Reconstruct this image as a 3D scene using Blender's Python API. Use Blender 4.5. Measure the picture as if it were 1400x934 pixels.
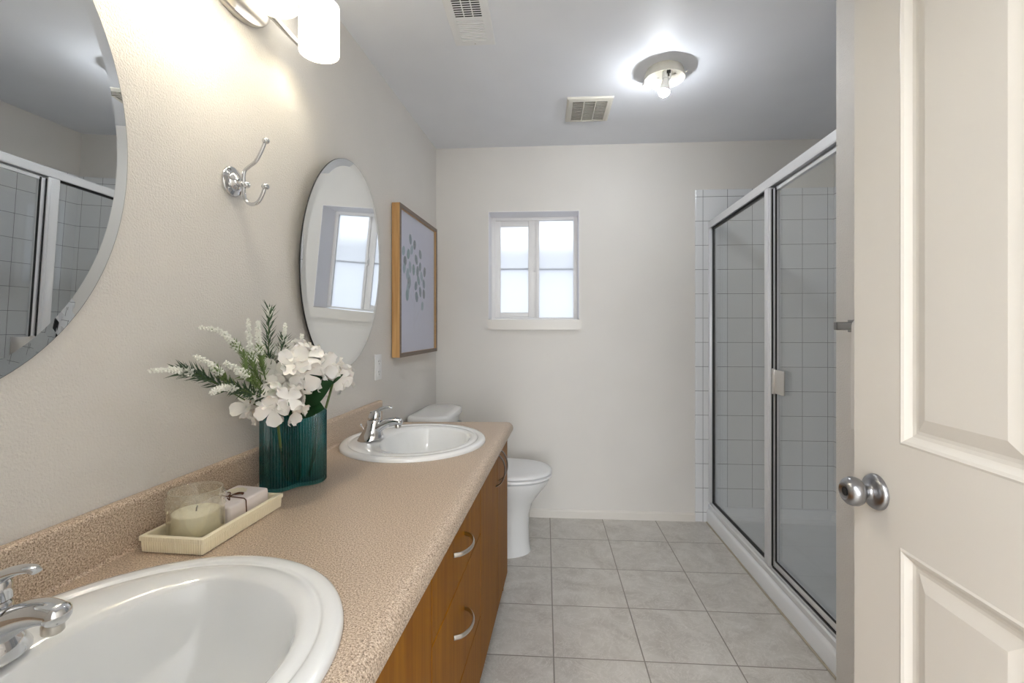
import bpy, bmesh, math, random
from math import sin, cos, pi, radians, sqrt, tan
from mathutils import Vector, Matrix, geometry

random.seed(7)
for o in list(bpy.data.objects):
    bpy.data.objects.remove(o)
S = bpy.context.scene
COL = S.collection

# ------------------------------------------------------------------ camera, world, light, exposure
cam_d = bpy.data.cameras.new('camera')
cam = bpy.data.objects.new('camera', cam_d)
COL.objects.link(cam)
cam.location = (0, 0, 1.2368)
cam.rotation_euler = (pi / 2, 0, 0.0688)
cam_d.sensor_width = 36
cam_d.lens = 653.28 / 1400 * 36
cam_d.shift_y = -20.23 / 1400
cam_d.clip_start = 0.02
S.camera = cam

S.view_settings.view_transform = 'Standard'
S.view_settings.look = 'None'
S.view_settings.gamma = 1
S.view_settings.exposure = 0.95
S.view_settings.use_curve_mapping = False
S.cycles.use_denoising = True
S.cycles.max_bounces = 14
S.cycles.diffuse_bounces = 6
S.cycles.glossy_bounces = 6
S.cycles.transmission_bounces = 10
S.cycles.transparent_max_bounces = 16
S.cycles.sample_clamp_indirect = 6.0
S.cycles.caustics_refractive = False
S.cycles.caustics_reflective = False

W = bpy.data.worlds.new('overcast_sky')
S.world = W
W.use_nodes = True
W.node_tree.nodes['Background'].inputs[0].default_value = (0.90, 0.94, 1.0, 1)
W.node_tree.nodes['Background'].inputs[1].default_value = 1.35

LIGHT_W = dict(shower=5.2, vanity=(1.05, .7, 3.6), hall=26.0, rear_fill=58.0)      # radiant watts of the lamps and of the added fill lights
hall_l = bpy.data.lights.new('added_hall_fill', 'AREA')  # added fill light behind the camera, not a lamp of the place
hall_l.shape = 'DISK'
hall_l.size = 0.9
hall_l.energy = LIGHT_W['hall']
hall_l.color = (0.97, 0.98, 1.0)
hall_o = bpy.data.objects.new('added_hall_fill', hall_l)
hall_o.location = (-0.35, -0.95, 2.36)
hall_o.rotation_euler = (0, 0, 0)
COL.objects.link(hall_o)

day = bpy.data.lights.new('added_rear_fill', 'AREA')  # added fill panel at the hall end; no window stands there
day.shape = 'RECTANGLE'
day.size, day.size_y = 1.7, 1.7
day.energy = LIGHT_W['rear_fill']
day.color = (0.94, 0.97, 1.0)
rear_o = bpy.data.objects.new('added_rear_fill', day)
rear_o.location = (0.2, -3.56, 1.3)
rear_o.rotation_euler = (pi / 2, 0, 0)
COL.objects.link(rear_o)
portal = bpy.data.lights.new('window_portal', 'AREA')
portal.shape = 'RECTANGLE'
portal.size, portal.size_y = 0.62, 0.72
portal.cycles.is_portal = True
portal_o = bpy.data.objects.new('window_portal', portal)
portal_o.location = (-0.073, 3.33, 1.636)
portal_o.rotation_euler = (-pi / 2, 0, 0)
COL.objects.link(portal_o)

# ------------------------------------------------------------------ room constants (metres)
YB = 3.1126           # back wall
XL = -0.7163          # corner of left and back wall
PHI = 0.0497          # the left wall opens slightly towards the entrance
ZC = 2.4112           # ceiling
XR = 1.80             # right wall of the shower alcove
XP = 1.00             # wall beside the entrance
YS = 1.726            # near wall of the shower alcove
CT = 0.7991           # countertop
A = Vector((sin(PHI), cos(PHI), 0))
N = Vector((cos(PHI), -sin(PHI), 0))
CORNER = Vector((XL, YB, 0))


def wl(u, w, z):
    """u = distance out from the left wall, w = distance from the back corner along it."""
    return CORNER + N * u - A * w + Vector((0, 0, z))


# ------------------------------------------------------------------ materials
def lin(r, g, b):
    f = lambda c: (c / 255 / 12.92) if c / 255 <= 0.04045 else ((c / 255 + 0.055) / 1.055) ** 2.4
    return (f(r), f(g), f(b), 1)


class NT:
    def __init__(self, name):
        self.m = bpy.data.materials.new(name)
        self.m.use_nodes = True
        self.t = self.m.node_tree
        self.b = self.t.nodes['Principled BSDF']
        self.out = self.t.nodes['Material Output']

    def n(self, typ, **kw):
        x = self.t.nodes.new(typ)
        for k, v in kw.items():
            if k in x.inputs.keys():
                x.inputs[k].default_value = v
            else:
                setattr(x, k, v)
        return x

    def l(self, a, b):
        self.t.links.new(a, b)

    def coord(self, scale=(1, 1, 1), loc=(0, 0, 0)):
        tc = self.n('ShaderNodeTexCoord')
        mp = self.n('ShaderNodeMapping')
        mp.inputs['Scale'].default_value = scale
        mp.inputs['Location'].default_value = loc
        self.l(tc.outputs['Object'], mp.inputs['Vector'])
        return mp.outputs[0]

    def ramp(self, fac, stops):
        r = self.n('ShaderNodeValToRGB')
        e = r.color_ramp.elements
        while len(e) < len(stops):
            e.new(0.5)
        for x, (p, c) in zip(e, stops):
            x.position = p
            x.color = c
        self.l(fac, r.inputs[0])
        return r.outputs[0]

    def bump(self, h, strength, dist):
        bp = self.n('ShaderNodeBump')
        bp.inputs['Strength'].default_value = strength
        bp.inputs['Distance'].default_value = dist
        self.l(h, bp.inputs['Height'])
        self.l(bp.outputs[0], self.b.inputs['Normal'])


def simple(name, col, rough=0.5, metal=0.0, coat=0.0, sss=0.0, emit=0.0, ecol=None, spec=None):
    k = NT(name)
    k.b.inputs['Base Color'].default_value = col
    k.b.inputs['Roughness'].default_value = rough
    k.b.inputs['Metallic'].default_value = metal
    k.b.inputs['Coat Weight'].default_value = coat
    k.b.inputs['Coat Roughness'].default_value = 0.05
    if spec is not None:
        k.b.inputs['Specular IOR Level'].default_value = spec
    if sss:
        k.b.inputs['Subsurface Weight'].default_value = sss
        k.b.inputs['Subsurface Radius'].default_value = (0.02, 0.015, 0.008)
        k.b.inputs['Subsurface Scale'].default_value = 1.0
    if emit:
        k.b.inputs['Emission Color'].default_value = ecol or col
        k.b.inputs['Emission Strength'].default_value = emit
    return k.m


def paint(name, col, bump=0.25, scale=170, rough=0.55, dist=0.002):
    k = NT(name)
    k.b.inputs['Roughness'].default_value = rough
    co = k.coord()
    nz = k.n('ShaderNodeTexNoise', Scale=scale, Detail=3.0, Roughness=0.55)
    k.l(co, nz.inputs['Vector'])
    big = k.n('ShaderNodeTexNoise', Scale=2.5, Detail=2.0)
    k.l(co, big.inputs['Vector'])
    c2 = tuple(c * 0.965 for c in col[:3]) + (1,)
    k.l(k.ramp(big.outputs[0], [(0.35, c2), (0.65, col)]), k.b.inputs['Base Color'])
    k.bump(nz.outputs[0], bump, dist)
    return k.m


def speckle(name):
    k = NT(name)
    co = k.coord()
    n1 = k.n('ShaderNodeTexNoise', Scale=350.0, Detail=3.0, Roughness=0.75)
    n2 = k.n('ShaderNodeTexNoise', Scale=620.0, Detail=1.0)
    n3 = k.n('ShaderNodeTexNoise', Scale=5.0, Detail=2.0)
    for n_ in (n1, n2, n3):
        k.l(co, n_.inputs['Vector'])
    c = k.ramp(n1.outputs[0], [(0.34, lin(100, 83, 66)), (0.45, lin(182, 161, 141)), (0.54, lin(208, 188, 167)), (0.66, lin(234, 222, 205))])
    d = k.ramp(n2.outputs[0], [(0.34, lin(104, 84, 66)), (0.44, (1, 1, 1, 1))])
    mx = k.n('ShaderNodeMixRGB', blend_type='MULTIPLY', Fac=0.55)
    k.l(c, mx.inputs[1])
    k.l(d, mx.inputs[2])
    k.l(mx.outputs[0], k.b.inputs['Base Color'])
    k.b.inputs['Roughness'].default_value = 0.42
    return k.m


def wood(name, dark, light, axis='z', rough=0.38):
    k = NT(name)
    sc = {'z': (26, 26, 1.6), 'y': (26, 1.6, 26), 'x': (1.6, 26, 26)}[axis]
    co = k.coord(sc)
    n1 = k.n('ShaderNodeTexNoise', Scale=1.6, Detail=6.0, Roughness=0.6, Distortion=0.4)
    k.l(co, n1.inputs['Vector'])
    k.l(k.ramp(n1.outputs[0], [(0.3, dark), (0.7, light)]), k.b.inputs['Base Color'])
    k.b.inputs['Roughness'].default_value = rough
    k.b.inputs['Specular IOR Level'].default_value = 0.15
    return k.m


def floor_mat():
    k = NT('stone_look_floor_tile')
    tc = k.n('ShaderNodeTexCoord')
    mp = k.n('ShaderNodeMapping')
    mp.inputs['Location'].default_value = (-0.0325, -2.799, 0)
    k.l(tc.outputs['Object'], mp.inputs['Vector'])
    br = k.n('ShaderNodeTexBrick', offset=0.0, squash=1.0)
    br.inputs['Scale'].default_value = 1.0
    br.inputs['Brick Width'].default_value = 0.335
    br.inputs['Row Height'].default_value = 0.335
    br.inputs['Mortar Size'].default_value = 0.0028
    br.inputs['Mortar Smooth'].default_value = 0.25
    br.inputs['Bias'].default_value = 0.0
    br.inputs['Color1'].default_value = (0.46, 0.46, 0.46, 1)
    br.inputs['Color2'].default_value = (0.54, 0.54, 0.54, 1)
    br.inputs['Mortar'].default_value = (0.5, 0.5, 0.5, 1)
    k.l(mp.outputs[0], br.inputs['Vector'])
    add = k.n('ShaderNodeVectorMath', operation='ADD')
    sc = k.n('ShaderNodeVectorMath', operation='SCALE')
    sc.inputs['Scale'].default_value = 40.0
    k.l(br.outputs['Color'], sc.inputs[0])
    k.l(tc.outputs['Object'], add.inputs[0])
    k.l(sc.outputs[0], add.inputs[1])
    n1 = k.n('ShaderNodeTexNoise', Scale=5.5, Detail=7.0, Roughness=0.62, Distortion=1.4)
    n2 = k.n('ShaderNodeTexNoise', Scale=9.0, Detail=5.0, Roughness=0.7, Distortion=3.0)
    k.l(add.outputs[0], n1.inputs['Vector'])
    k.l(add.outputs[0], n2.inputs['Vector'])
    c = k.ramp(n1.outputs[0], [(0.3, lin(182, 177, 170)), (0.5, lin(198, 194, 187)), (0.72, lin(212, 209, 203))])
    v = k.ramp(n2.outputs[0], [(0.48, (0, 0, 0, 1)), (0.50, (1, 1, 1, 1)), (0.53, (0, 0, 0, 1))])
    mv = k.n('ShaderNodeMixRGB', blend_type='MIX')
    fm = k.n('ShaderNodeMath', operation='MULTIPLY')
    k.l(v, fm.inputs[0])
    fm.inputs[1].default_value = 0.6
    k.l(fm.outputs[0], mv.inputs[0])
    k.l(c, mv.inputs[1])
    mv.inputs[2].default_value = lin(226, 223, 218)
    mx = k.n('ShaderNodeMixRGB')
    k.l(br.outputs['Fac'], mx.inputs[0])
    k.l(mv.outputs[0], mx.inputs[1])
    mx.inputs[2].default_value = lin(140, 134, 126)
    k.l(mx.outputs[0], k.b.inputs['Base Color'])
    k.b.inputs['Roughness'].default_value = 0.42
    inv = k.n('ShaderNodeMath', operation='SUBTRACT')
    inv.inputs[0].default_value = 1.0
    k.l(br.outputs['Fac'], inv.inputs[1])
    k.bump(inv.outputs[0], 0.5, 0.002)
    return k.m


def wall_tile(name, axes, origin, col=lin(234, 236, 238)):
    """square white tiles with thin grey joints; axes picks the two object axes."""
    k = NT(name)
    tc = k.n('ShaderNodeTexCoord')
    sp = k.n('ShaderNodeSeparateXYZ')
    k.l(tc.outputs['Object'], sp.inputs[0])
    cb = k.n('ShaderNodeCombineXYZ')
    for i, a_ in enumerate(axes):
        s_ = k.n('ShaderNodeMath', operation='SUBTRACT')
        k.l(sp.outputs[a_], s_.inputs[0])
        s_.inputs[1].default_value = origin[i]
        k.l(s_.outputs[0], cb.inputs[i])
    br = k.n('ShaderNodeTexBrick', offset=0.0, squash=1.0)
    br.inputs['Scale'].default_value = 1.0
    br.inputs['Brick Width'].default_value = 0.1515
    br.inputs['Row Height'].default_value = 0.1538
    br.inputs['Mortar Size'].default_value = 0.0015
    br.inputs['Mortar Smooth'].default_value = 0.2
    br.inputs['Color1'].default_value = col
    br.inputs['Color2'].default_value = tuple(c * 0.97 for c in col[:3]) + (1,)
    br.inputs['Mortar'].default_value = lin(128, 130, 134)
    k.l(cb.outputs[0], br.inputs['Vector'])
    k.l(br.outputs['Color'], k.b.inputs['Base Color'])
    k.b.inputs['Roughness'].default_value = 0.16
    inv = k.n('ShaderNodeMath', operation='SUBTRACT')
    inv.inputs[0].default_value = 1.0
    k.l(br.outputs['Fac'], inv.inputs[1])
    k.bump(inv.outputs[0], 0.4, 0.0015)
    return k.m


def both_faces_fresnel(k, ior):
    """the same air-to-glass reflection on the front and the back face of a thin wall"""
    ge = k.n('ShaderNodeNewGeometry')
    mr = k.n('ShaderNodeMapRange')
    mr.inputs['To Min'].default_value = ior
    mr.inputs['To Max'].default_value = 1 / ior
    k.l(ge.outputs['Backfacing'], mr.inputs['Value'])
    fr = k.n('ShaderNodeFresnel')
    k.l(mr.outputs[0], fr.inputs['IOR'])
    return fr.outputs[0]


def blown_glass(name, tint, glass_share=0.25, rough=0.03, gloss=(1, 1, 1, 1), ior=1.5, cloud=0.0, refr=1.3):
    """hollow glass ware: mostly straight-through tint, some refraction, fresnel reflection"""
    k = NT(name)
    k.b.inputs['Base Color'].default_value = tint
    k.b.inputs['Transmission Weight'].default_value = 1.0
    k.b.inputs['Roughness'].default_value = rough
    k.b.inputs['IOR'].default_value = refr
    tr = k.n('ShaderNodeBsdfTransparent')
    tr.inputs[0].default_value = tint
    gl = k.n('ShaderNodeBsdfGlossy')
    gl.inputs['Color'].default_value = gloss
    gl.inputs['Roughness'].default_value = rough
    m1 = k.n('ShaderNodeMixShader')
    m1.inputs[0].default_value = glass_share
    k.l(tr.outputs[0], m1.inputs[1])
    k.l(k.b.outputs[0], m1.inputs[2])
    if cloud:
        df = k.n('ShaderNodeBsdfDiffuse')
        df.inputs[0].default_value = lin(250, 244, 216)
        m3 = k.n('ShaderNodeMixShader')
        m3.inputs[0].default_value = cloud
        k.l(m1.outputs[0], m3.inputs[1])
        k.l(df.outputs[0], m3.inputs[2])
        m1 = m3
    m2 = k.n('ShaderNodeMixShader')
    k.l(both_faces_fresnel(k, ior), m2.inputs[0])
    k.l(m1.outputs[0], m2.inputs[1])
    k.l(gl.outputs[0], m2.inputs[2])
    k.l(m2.outputs[0], k.out.inputs['Surface'])
    return k.m


def sheet_glass(name, tint, refl=1.0):
    """thin flat glass: tinted transparency under a fresnel reflection"""
    k = NT(name)
    k.t.nodes.remove(k.b)
    tr = k.n('ShaderNodeBsdfTransparent')
    tr.inputs[0].default_value = tint
    gl = k.n('ShaderNodeBsdfGlossy')
    gl.inputs['Color'].default_value = (0.95 * refl, 0.97 * refl, 0.97 * refl, 1)
    gl.inputs['Roughness'].default_value = 0.0
    fr = both_faces_fresnel(k, 1.5)
    mx = k.n('ShaderNodeMixShader')
    k.l(fr, mx.inputs[0])
    k.l(tr.outputs[0], mx.inputs[1])
    k.l(gl.outputs[0], mx.inputs[2])
    k.l(mx.outputs[0], k.out.inputs['Surface'])
    return k.m


def frosted_pane():
    k = NT('frosted_window_glass')
    k.b.inputs['Base Color'].default_value = (0.97, 0.985, 1.0, 1)
    k.b.inputs['Transmission Weight'].default_value = 1.0
    k.b.inputs['Roughness'].default_value = 0.34
    k.b.inputs['IOR'].default_value = 1.18
    co = k.coord()
    nz = k.n('ShaderNodeTexNoise', Scale=190.0, Detail=2.0)
    k.l(co, nz.inputs['Vector'])
    k.bump(nz.outputs[0], 0.25, 0.002)
    tl = k.n('ShaderNodeBsdfTranslucent')
    tl.inputs[0].default_value = (0.97, 0.98, 1.0, 1)
    mx = k.n('ShaderNodeMixShader')
    mx.inputs[0].default_value = 0.55
    k.l(k.b.outputs[0], mx.inputs[1])
    k.l(tl.outputs[0], mx.inputs[2])
    k.l(mx.outputs[0], k.out.inputs['Surface'])
    return k.m


def clear_glass(name, col, rough=0.02, ior=1.46, bump_scale=None):
    k = NT(name)
    k.b.inputs['Base Color'].default_value = col
    k.b.inputs['Transmission Weight'].default_value = 1.0
    k.b.inputs['Roughness'].default_value = rough
    k.b.inputs['IOR'].default_value = ior
    return k.m


M = {}
M['wall'] = paint('warm_white_wall_paint', lin(226, 223, 218), bump=1.0, scale=210, rough=0.45, dist=0.0025)
M['wall_back'] = paint('smooth_warm_white_paint', lin(226, 223, 218), bump=0.12, scale=150)
M['ceiling'] = paint('white_ceiling_paint', lin(236, 239, 245), bump=0.12, scale=120)
M['trim'] = simple('satin_white_trim', lin(226, 222, 215), 0.35)
M['door'] = paint('satin_door_paint', lin(227, 223, 215), bump=0.04, scale=300, rough=0.38)
M['reveal'] = simple('reveal_white_with_window_light', lin(246, 245, 248), 0.5)  # whiter than the wall paint: window light put into the colour
M['vinyl'] = simple('white_vinyl', lin(242, 241, 240), 0.35)
M['floor'] = floor_mat()
M['laminate'] = speckle('speckled_beige_laminate')
M['maple'] = wood('honey_maple', lin(126, 76, 0), lin(152, 100, 4), rough=0.5)
M['carcass'] = simple('dark_cabinet_gap', lin(60, 32, 10), 0.7)
M['oak'] = wood('pale_oak', lin(186, 142, 92), lin(216, 176, 124))
M['oak_shaded'] = wood('oak_front_in_shade', lin(112, 98, 88), lin(136, 120, 108), axis='y')  # darker copy of the oak, the front's shade put into the colour
M['chrome'] = simple('chrome', (0.70, 0.71, 0.73, 1), 0.06, 1.0)
M['nickel'] = simple('brushed_nickel', (0.62, 0.60, 0.57, 1), 0.28, 1.0)
M['bronze'] = simple('dark_nickel', (0.40, 0.36, 0.32, 1), 0.3, 1.0)
M['dark_steel'] = simple('dark_brushed_steel', (0.26, 0.25, 0.24, 1), 0.32, 1.0)
M['knob'] = simple('satin_steel', (0.34, 0.34, 0.35, 1), 0.3, 1.0)
M['alu'] = simple('bright_aluminium', (0.80, 0.81, 0.83, 1), 0.38, 0.55)
M['gasket'] = simple('black_gasket', lin(28, 28, 29), 0.5)
M['porcelain'] = simple('white_porcelain', lin(238, 240, 241), 0.12, coat=0.6)
M['acrylic'] = simple('white_acrylic', lin(232, 235, 238), 0.25)
M['mirror'] = simple('mirror_silver', (0.86, 0.875, 0.87, 1), 0.0, 1.0)
M['mirror_edge'] = simple('dark_mirror_edge', lin(52, 54, 54), 0.3, 0.3)
M['white_plastic'] = simple('white_plastic', lin(236, 237, 238), 0.35)
M['cream_metal'] = simple('cream_painted_metal', lin(214, 211, 200), 0.4)
M['dark'] = simple('near_black_shade', lin(28, 28, 28), 0.8)  # near-black; stands in for shade inside vents and holes, also colours the wick
M['slot'] = simple('slot_shadow_grey', lin(120, 120, 118), 0.8)
M['shower_glass'] = sheet_glass('grey_shower_glass', (0.958, 0.964, 0.964, 1))
M['picture_glass'] = sheet_glass('picture_glass', (0.97, 0.97, 0.98, 1))
M['pane'] = frosted_pane()
M['paper'] = simple('lilac_white_paper', lin(212, 216, 240), 0.7)
M['teal'] = blown_glass('teal_glass', lin(126, 200, 204), 0.45, 0.04)
M['jar'] = blown_glass('clear_pressed_glass', (0.99, 0.99, 0.975, 1), 0.10, 0.02, ior=1.6, cloud=0.07, refr=1.45)
M['wax'] = simple('cream_wax', lin(254, 249, 224), 0.5, sss=0.0)
M['tray'] = simple('cream_resin', lin(252, 242, 214), 0.45)
M['wrap'] = simple('pale_paper_wrap', lin(240, 231, 228), 0.6)
M['kraft'] = simple('pinkish_soap_side', lin(214, 190, 170), 0.6)
M['twine'] = simple('brown_twine', lin(92, 58, 36), 0.8)
M['tag'] = simple('cream_tag', lin(232, 224, 200), 0.7)
M['petal'] = simple('white_petal', lin(246, 244, 240), 0.55, sss=0.08)
M['leaf'] = simple('dark_green_leaf', lin(34, 74, 40), 0.45)
M['sprig'] = simple('grey_green_needles', lin(74, 98, 72), 0.55)
M['sprig_light'] = simple('fresh_green_needles', lin(134, 158, 100), 0.55)
M['bud'] = simple('white_buds', lin(246, 247, 240), 0.6)
M['stem'] = simple('green_stem', lin(96, 120, 70), 0.6)
M['towel'] = paint('white_towel_cotton', lin(238, 236, 232), bump=0.6, scale=500, rough=0.9)
M['siding'] = simple('pale_siding', lin(226, 230, 236), 0.7)
M['eave'] = simple('grey_eave', lin(50, 52, 56), 0.7)
M['leaf_print'] = [simple('printed_leaf_%s' % n_, c, 0.7) for n_, c in (
    ('slate', lin(74, 112, 140)), ('teal', lin(90, 138, 156)), ('mist', lin(136, 168, 190)), ('ink', lin(52, 88, 116)))]
M['stem_print'] = simple('printed_stem', lin(182, 178, 196), 0.7)


# ------------------------------------------------------------------ mesh helper
class MB:
    def __init__(self):
        self.bm = bmesh.new()

    def box(self, x0, x1, y0, y1, z0, z1, bev=0.0, seg=2):
        r = bmesh.ops.create_cube(self.bm, size=1)
        vs = r['verts']
        for v in vs:
            v.co = Vector((x0 + (v.co.x + .5) * (x1 - x0), y0 + (v.co.y + .5) * (y1 - y0), z0 + (v.co.z + .5) * (z1 - z0)))
        if bev:
            es = list({e for v in vs for e in v.link_edges})
            bmesh.ops.bevel(self.bm, geom=es, offset=bev, segments=seg, affect='EDGES', profile=0.5)
        return self

    def ring_loft(self, rings, cap0=True, cap1=True, closed=True):
        """rings: lists of equal-length points"""
        bm = self.bm
        vr = [[bm.verts.new(p) for p in r] for r in rings]
        n = len(rings[0])
        m = n if closed else n - 1
        for a_, b_ in zip(vr, vr[1:]):
            for i in range(m):
                j = (i + 1) % n
                bm.faces.new((a_[i], a_[j], b_[j], b_[i]))
        if cap0 and closed:
            bm.faces.new(list(reversed(vr[0])))
        if cap1 and closed:
            bm.faces.new(vr[-1])
        return self

    def lathe(self, prof, center=(0, 0, 0), axis='z', seg=40, cap0=True, cap1=True):
        """prof: (radius, height) pairs along axis"""
        c = Vector(center)
        rings = []
        for r, h in prof:
            ring = []
            for i in range(seg):
                t = 2 * pi * i / seg
                a_, b_ = max(r, 1e-5) * cos(t), max(r, 1e-5) * sin(t)
                p = {'z': (a_, b_, h), 'x': (h, a_, b_), 'y': (b_, h, a_)}[axis]
                ring.append(c + Vector(p))
            rings.append(ring)
        return self.ring_loft(rings, cap0, cap1)

    def tube(self, pts, rad, seg=12, flat=None, up=None):
        """sweep an ellipse along pts; rad number or list; flat = list of second radii"""
        pts = [Vector(p) for p in pts]
        n = len(pts)
        rad = rad if isinstance(rad, (list, tuple)) else [rad] * n
        flat = rad if flat is None else (flat if isinstance(flat, (list, tuple)) else [flat] * n)
        rings = []
        ref = Vector(up) if up else None
        for i, p in enumerate(pts):
            d = (pts[min(i + 1, n - 1)] - pts[max(i - 1, 0)]).normalized()
            if ref is None:
                ref = d.orthogonal().normalized()
            s1 = (ref - d * ref.dot(d))
            s1 = s1.normalized() if s1.length > 1e-6 else d.orthogonal().normalized()
            s2 = d.cross(s1)
            if up is None:
                ref = s1
            rings.append([p + s1 * (rad[i] * cos(2 * pi * k / seg)) + s2 * (flat[i] * sin(2 * pi * k / seg)) for k in range(seg)])
        return self.ring_loft(rings)

    def sphere(self, c, r, seg=20, scale=(1, 1, 1)):
        g = bmesh.ops.create_uvsphere(self.bm, u_segments=seg, v_segments=max(8, seg // 2), radius=1)
        for v in g['verts']:
            v.co = Vector((v.co.x * r * scale[0], v.co.y * r * scale[1], v.co.z * r * scale[2])) + Vector(c)
        return self

    def extrude_poly(self, poly, d):
        """poly: 3d points, d: vector"""
        d = Vector(d)
        return self.ring_loft([[Vector(p) for p in poly], [Vector(p) + d for p in poly]])

    def build(self, name, mat, parent=None, smooth=True, loc=None, rot=None, angle=40):
        bm = self.bm
        bmesh.ops.recalc_face_normals(bm, faces=bm.faces)
        me = bpy.data.meshes.new(name)
        bm.to_mesh(me)
        bm.free()
        o = bpy.data.objects.new(name, me)
        COL.objects.link(o)
        for x in (mat if isinstance(mat, list) else [mat]):
            me.materials.append(x)
        if smooth:
            me.polygons.foreach_set('use_smooth', [True] * len(me.polygons))
            me.set_sharp_from_angle(angle=radians(angle))
        if parent:
            o.parent = parent
        if loc is not None:
            o.location = loc
        if rot is not None:
            o.rotation_euler = rot
        return o


def thing(name, label, cat, loc=(0, 0, 0), rotz=0.0, group=None, kind=None):
    o = bpy.data.objects.new(name, None)
    o.empty_display_size = 0.05
    COL.objects.link(o)
    o.location = loc
    o.rotation_euler = (0, 0, rotz)
    tag(o, label, cat, group, kind)
    return o


def tag(o, label=None, cat=None, group=None, kind=None):
    if label:
        o['label'] = label
    if cat:
        o['category'] = cat
    if group:
        o['group'] = group
    if kind:
        o['kind'] = kind
    return o


def wthing(name, label, cat, u, w, z, group=None):
    return thing(name, label, cat, wl(u, w, z), -PHI, group)


def structure(name, mb, mat, label, cat, loc=None, rotz=0, smooth=False):
    o = mb.build(name, mat, smooth=smooth, loc=loc, rot=(0, 0, rotz))
    return tag(o, label, cat, kind='structure')


def copy_tree(o, parent=None):
    c = o.copy()
    COL.objects.link(c)
    if parent is not None:
        c.parent = parent
    for ch in list(o.children):
        copy_tree(ch, c)
    return c


def sm(pts, n=6):
    """Catmull-Rom through pts"""
    P = [Vector(p) for p in pts]
    P = [P[0] * 2 - P[1]] + P + [P[-1] * 2 - P[-2]]
    out = []
    for i in range(1, len(P) - 2):
        p0, p1, p2, p3 = P[i - 1:i + 3]
        for k in range(n):
            t = k / n
            out.append(0.5 * ((2 * p1) + (p2 - p0) * t + (2 * p0 - 5 * p1 + 4 * p2 - p3) * t * t + (3 * p1 - p0 - 3 * p2 + p3) * t ** 3))
    out.append(P[-2])
    return out


# ================================================================== room shell
structure('floor', MB().box(-1.75, 2.15, -3.75, 3.45, -0.12, 0.0), M['floor'], 'square stone-look grey floor tiles with thin grout lines', 'floor')
structure('ceiling', MB().box(-1.75, 2.15, -3.75, 3.45, ZC, ZC + 0.12), M['ceiling'], 'flat white painted ceiling', 'ceiling')
structure('wall_left', MB().box(-0.14, 0.0, -3.13, 0.02, 0.0, ZC), M['wall'], 'warm white textured wall behind the vanity', 'wall', wl(0, 0, 0), -PHI)

WX0, WX1, WZ0, WZ1 = -0.369, 0.222, 1.283, 1.989
YO = YB + 0.20
b = MB()
b.box(-0.95, WX0, YB, YO, 0, ZC)
b.box(WX1, 2.1, YB, YO, 0, ZC)
b.box(WX0, WX1, YB, YO, 0, WZ0 - 0.05)
b.box(WX0, WX1, YB, YO, WZ1, ZC)
structure('wall_back', b, M['wall_back'], 'warm white wall with the window, behind the toilet', 'wall')

# wall beside the entrance and the three walls round the shower
b = MB()
rw = 0.012
pts = [(XP, -0.02)]
pts += [(XP, YS - rw)] + [(XP + rw - rw * cos(t), YS - rw + rw * sin(t)) for t in (pi / 8, pi / 4, 3 * pi / 8, pi / 2)]
pts += [(XR + 0.12, YS), (XR + 0.12, YS - 0.12), (XP + 0.13, YS - 0.12), (XP + 0.13, -0.02)]
b.extrude_poly([(x, y, 0) for x, y in pts], (0, 0, ZC))
structure('wall_right', b, M['wall'], 'warm white textured wall behind the open door, ending at the shower', 'wall', smooth=True)
structure('wall_shower', MB().box(XR, XR + 0.12, YS, YB, 0, ZC), M['wall_back'], 'warm white wall above the tiles on the shower side', 'wall')

b = MB()
b.box(-1.63, -0.27, -0.02, 0.09, 0, ZC)
b.box(-0.27, 0.70, -0.02, 0.09, 2.06, ZC)
b.box(0.70, XP + .02, -0.02, 0.09, 0, ZC)
b.box(XP + .13, 1.9, -0.02, 0.09, 0, ZC)
structure('wall_front', b, M['wall_back'], 'warm white wall with the doorway the photo is taken from', 'wall')
b = MB()
b.box(1.9, 2.02, -3.75, -0.02, 0, ZC)
b.box(-1.75, 1.9, -3.75, -3.63, 0, ZC)
b.box(-1.75, -1.63, -3.63, 0.09, 0, ZC)
structure('wall_hall', b, M['wall_back'], 'plain hall wall outside the doorway', 'wall')

# shower tiling, bullnose top edge
TT = 2.106
t0 = 0.009
b = MB()
b.box(0.952, XR, YB - t0, YB, 0.0, TT, 0.003)
structure('wall_tile_back', b, wall_tile('white_wall_tile_back', ('X', 'Z'), (0.999, 0.061)), 'white square tiles on the back wall beside and inside the shower', 'tiles')
b = MB()
b.box(XR - t0, XR, YS, YB - t0, 0.05, TT, 0.003)
structure('wall_tile_side', b, wall_tile('white_wall_tile_side', ('Y', 'Z'), (YB - t0 - 0.08, 0.061)), 'white square tiles on the shower side wall', 'tiles')
b = MB()
b.box(1.06, XR - t0, YS, YS + t0, 0.05, TT, 0.003)
structure('wall_tile_near', b, wall_tile('white_wall_tile_near', ('X', 'Z'), (0.999, 0.061)), 'white square tiles on the near shower wall', 'tiles')

b = MB()
prof = [(YB, 0), (YB - 0.012, 0), (YB - 0.012, 0.043), (YB - 0.006, 0.053), (YB, 0.054)]
b.extrude_poly([(XL + 0.004, y, z) for y, z in prof], (0.952 - XL - 0.005, 0, 0))
structure('baseboard_back', b, M['trim'], 'low white baseboard along the back wall', 'baseboard')
b = MB()
b.extrude_poly([(0, 0, 0), (0.012, 0, 0), (0.012, 0, 0.043), (0.006, 0, 0.053), (0, 0, 0.054)], (0, -0.84, 0))
structure('baseboard_left', b, M['trim'], 'low white baseboard behind the toilet', 'baseboard', wl(0.0, 0.014, 0), -PHI)

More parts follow.
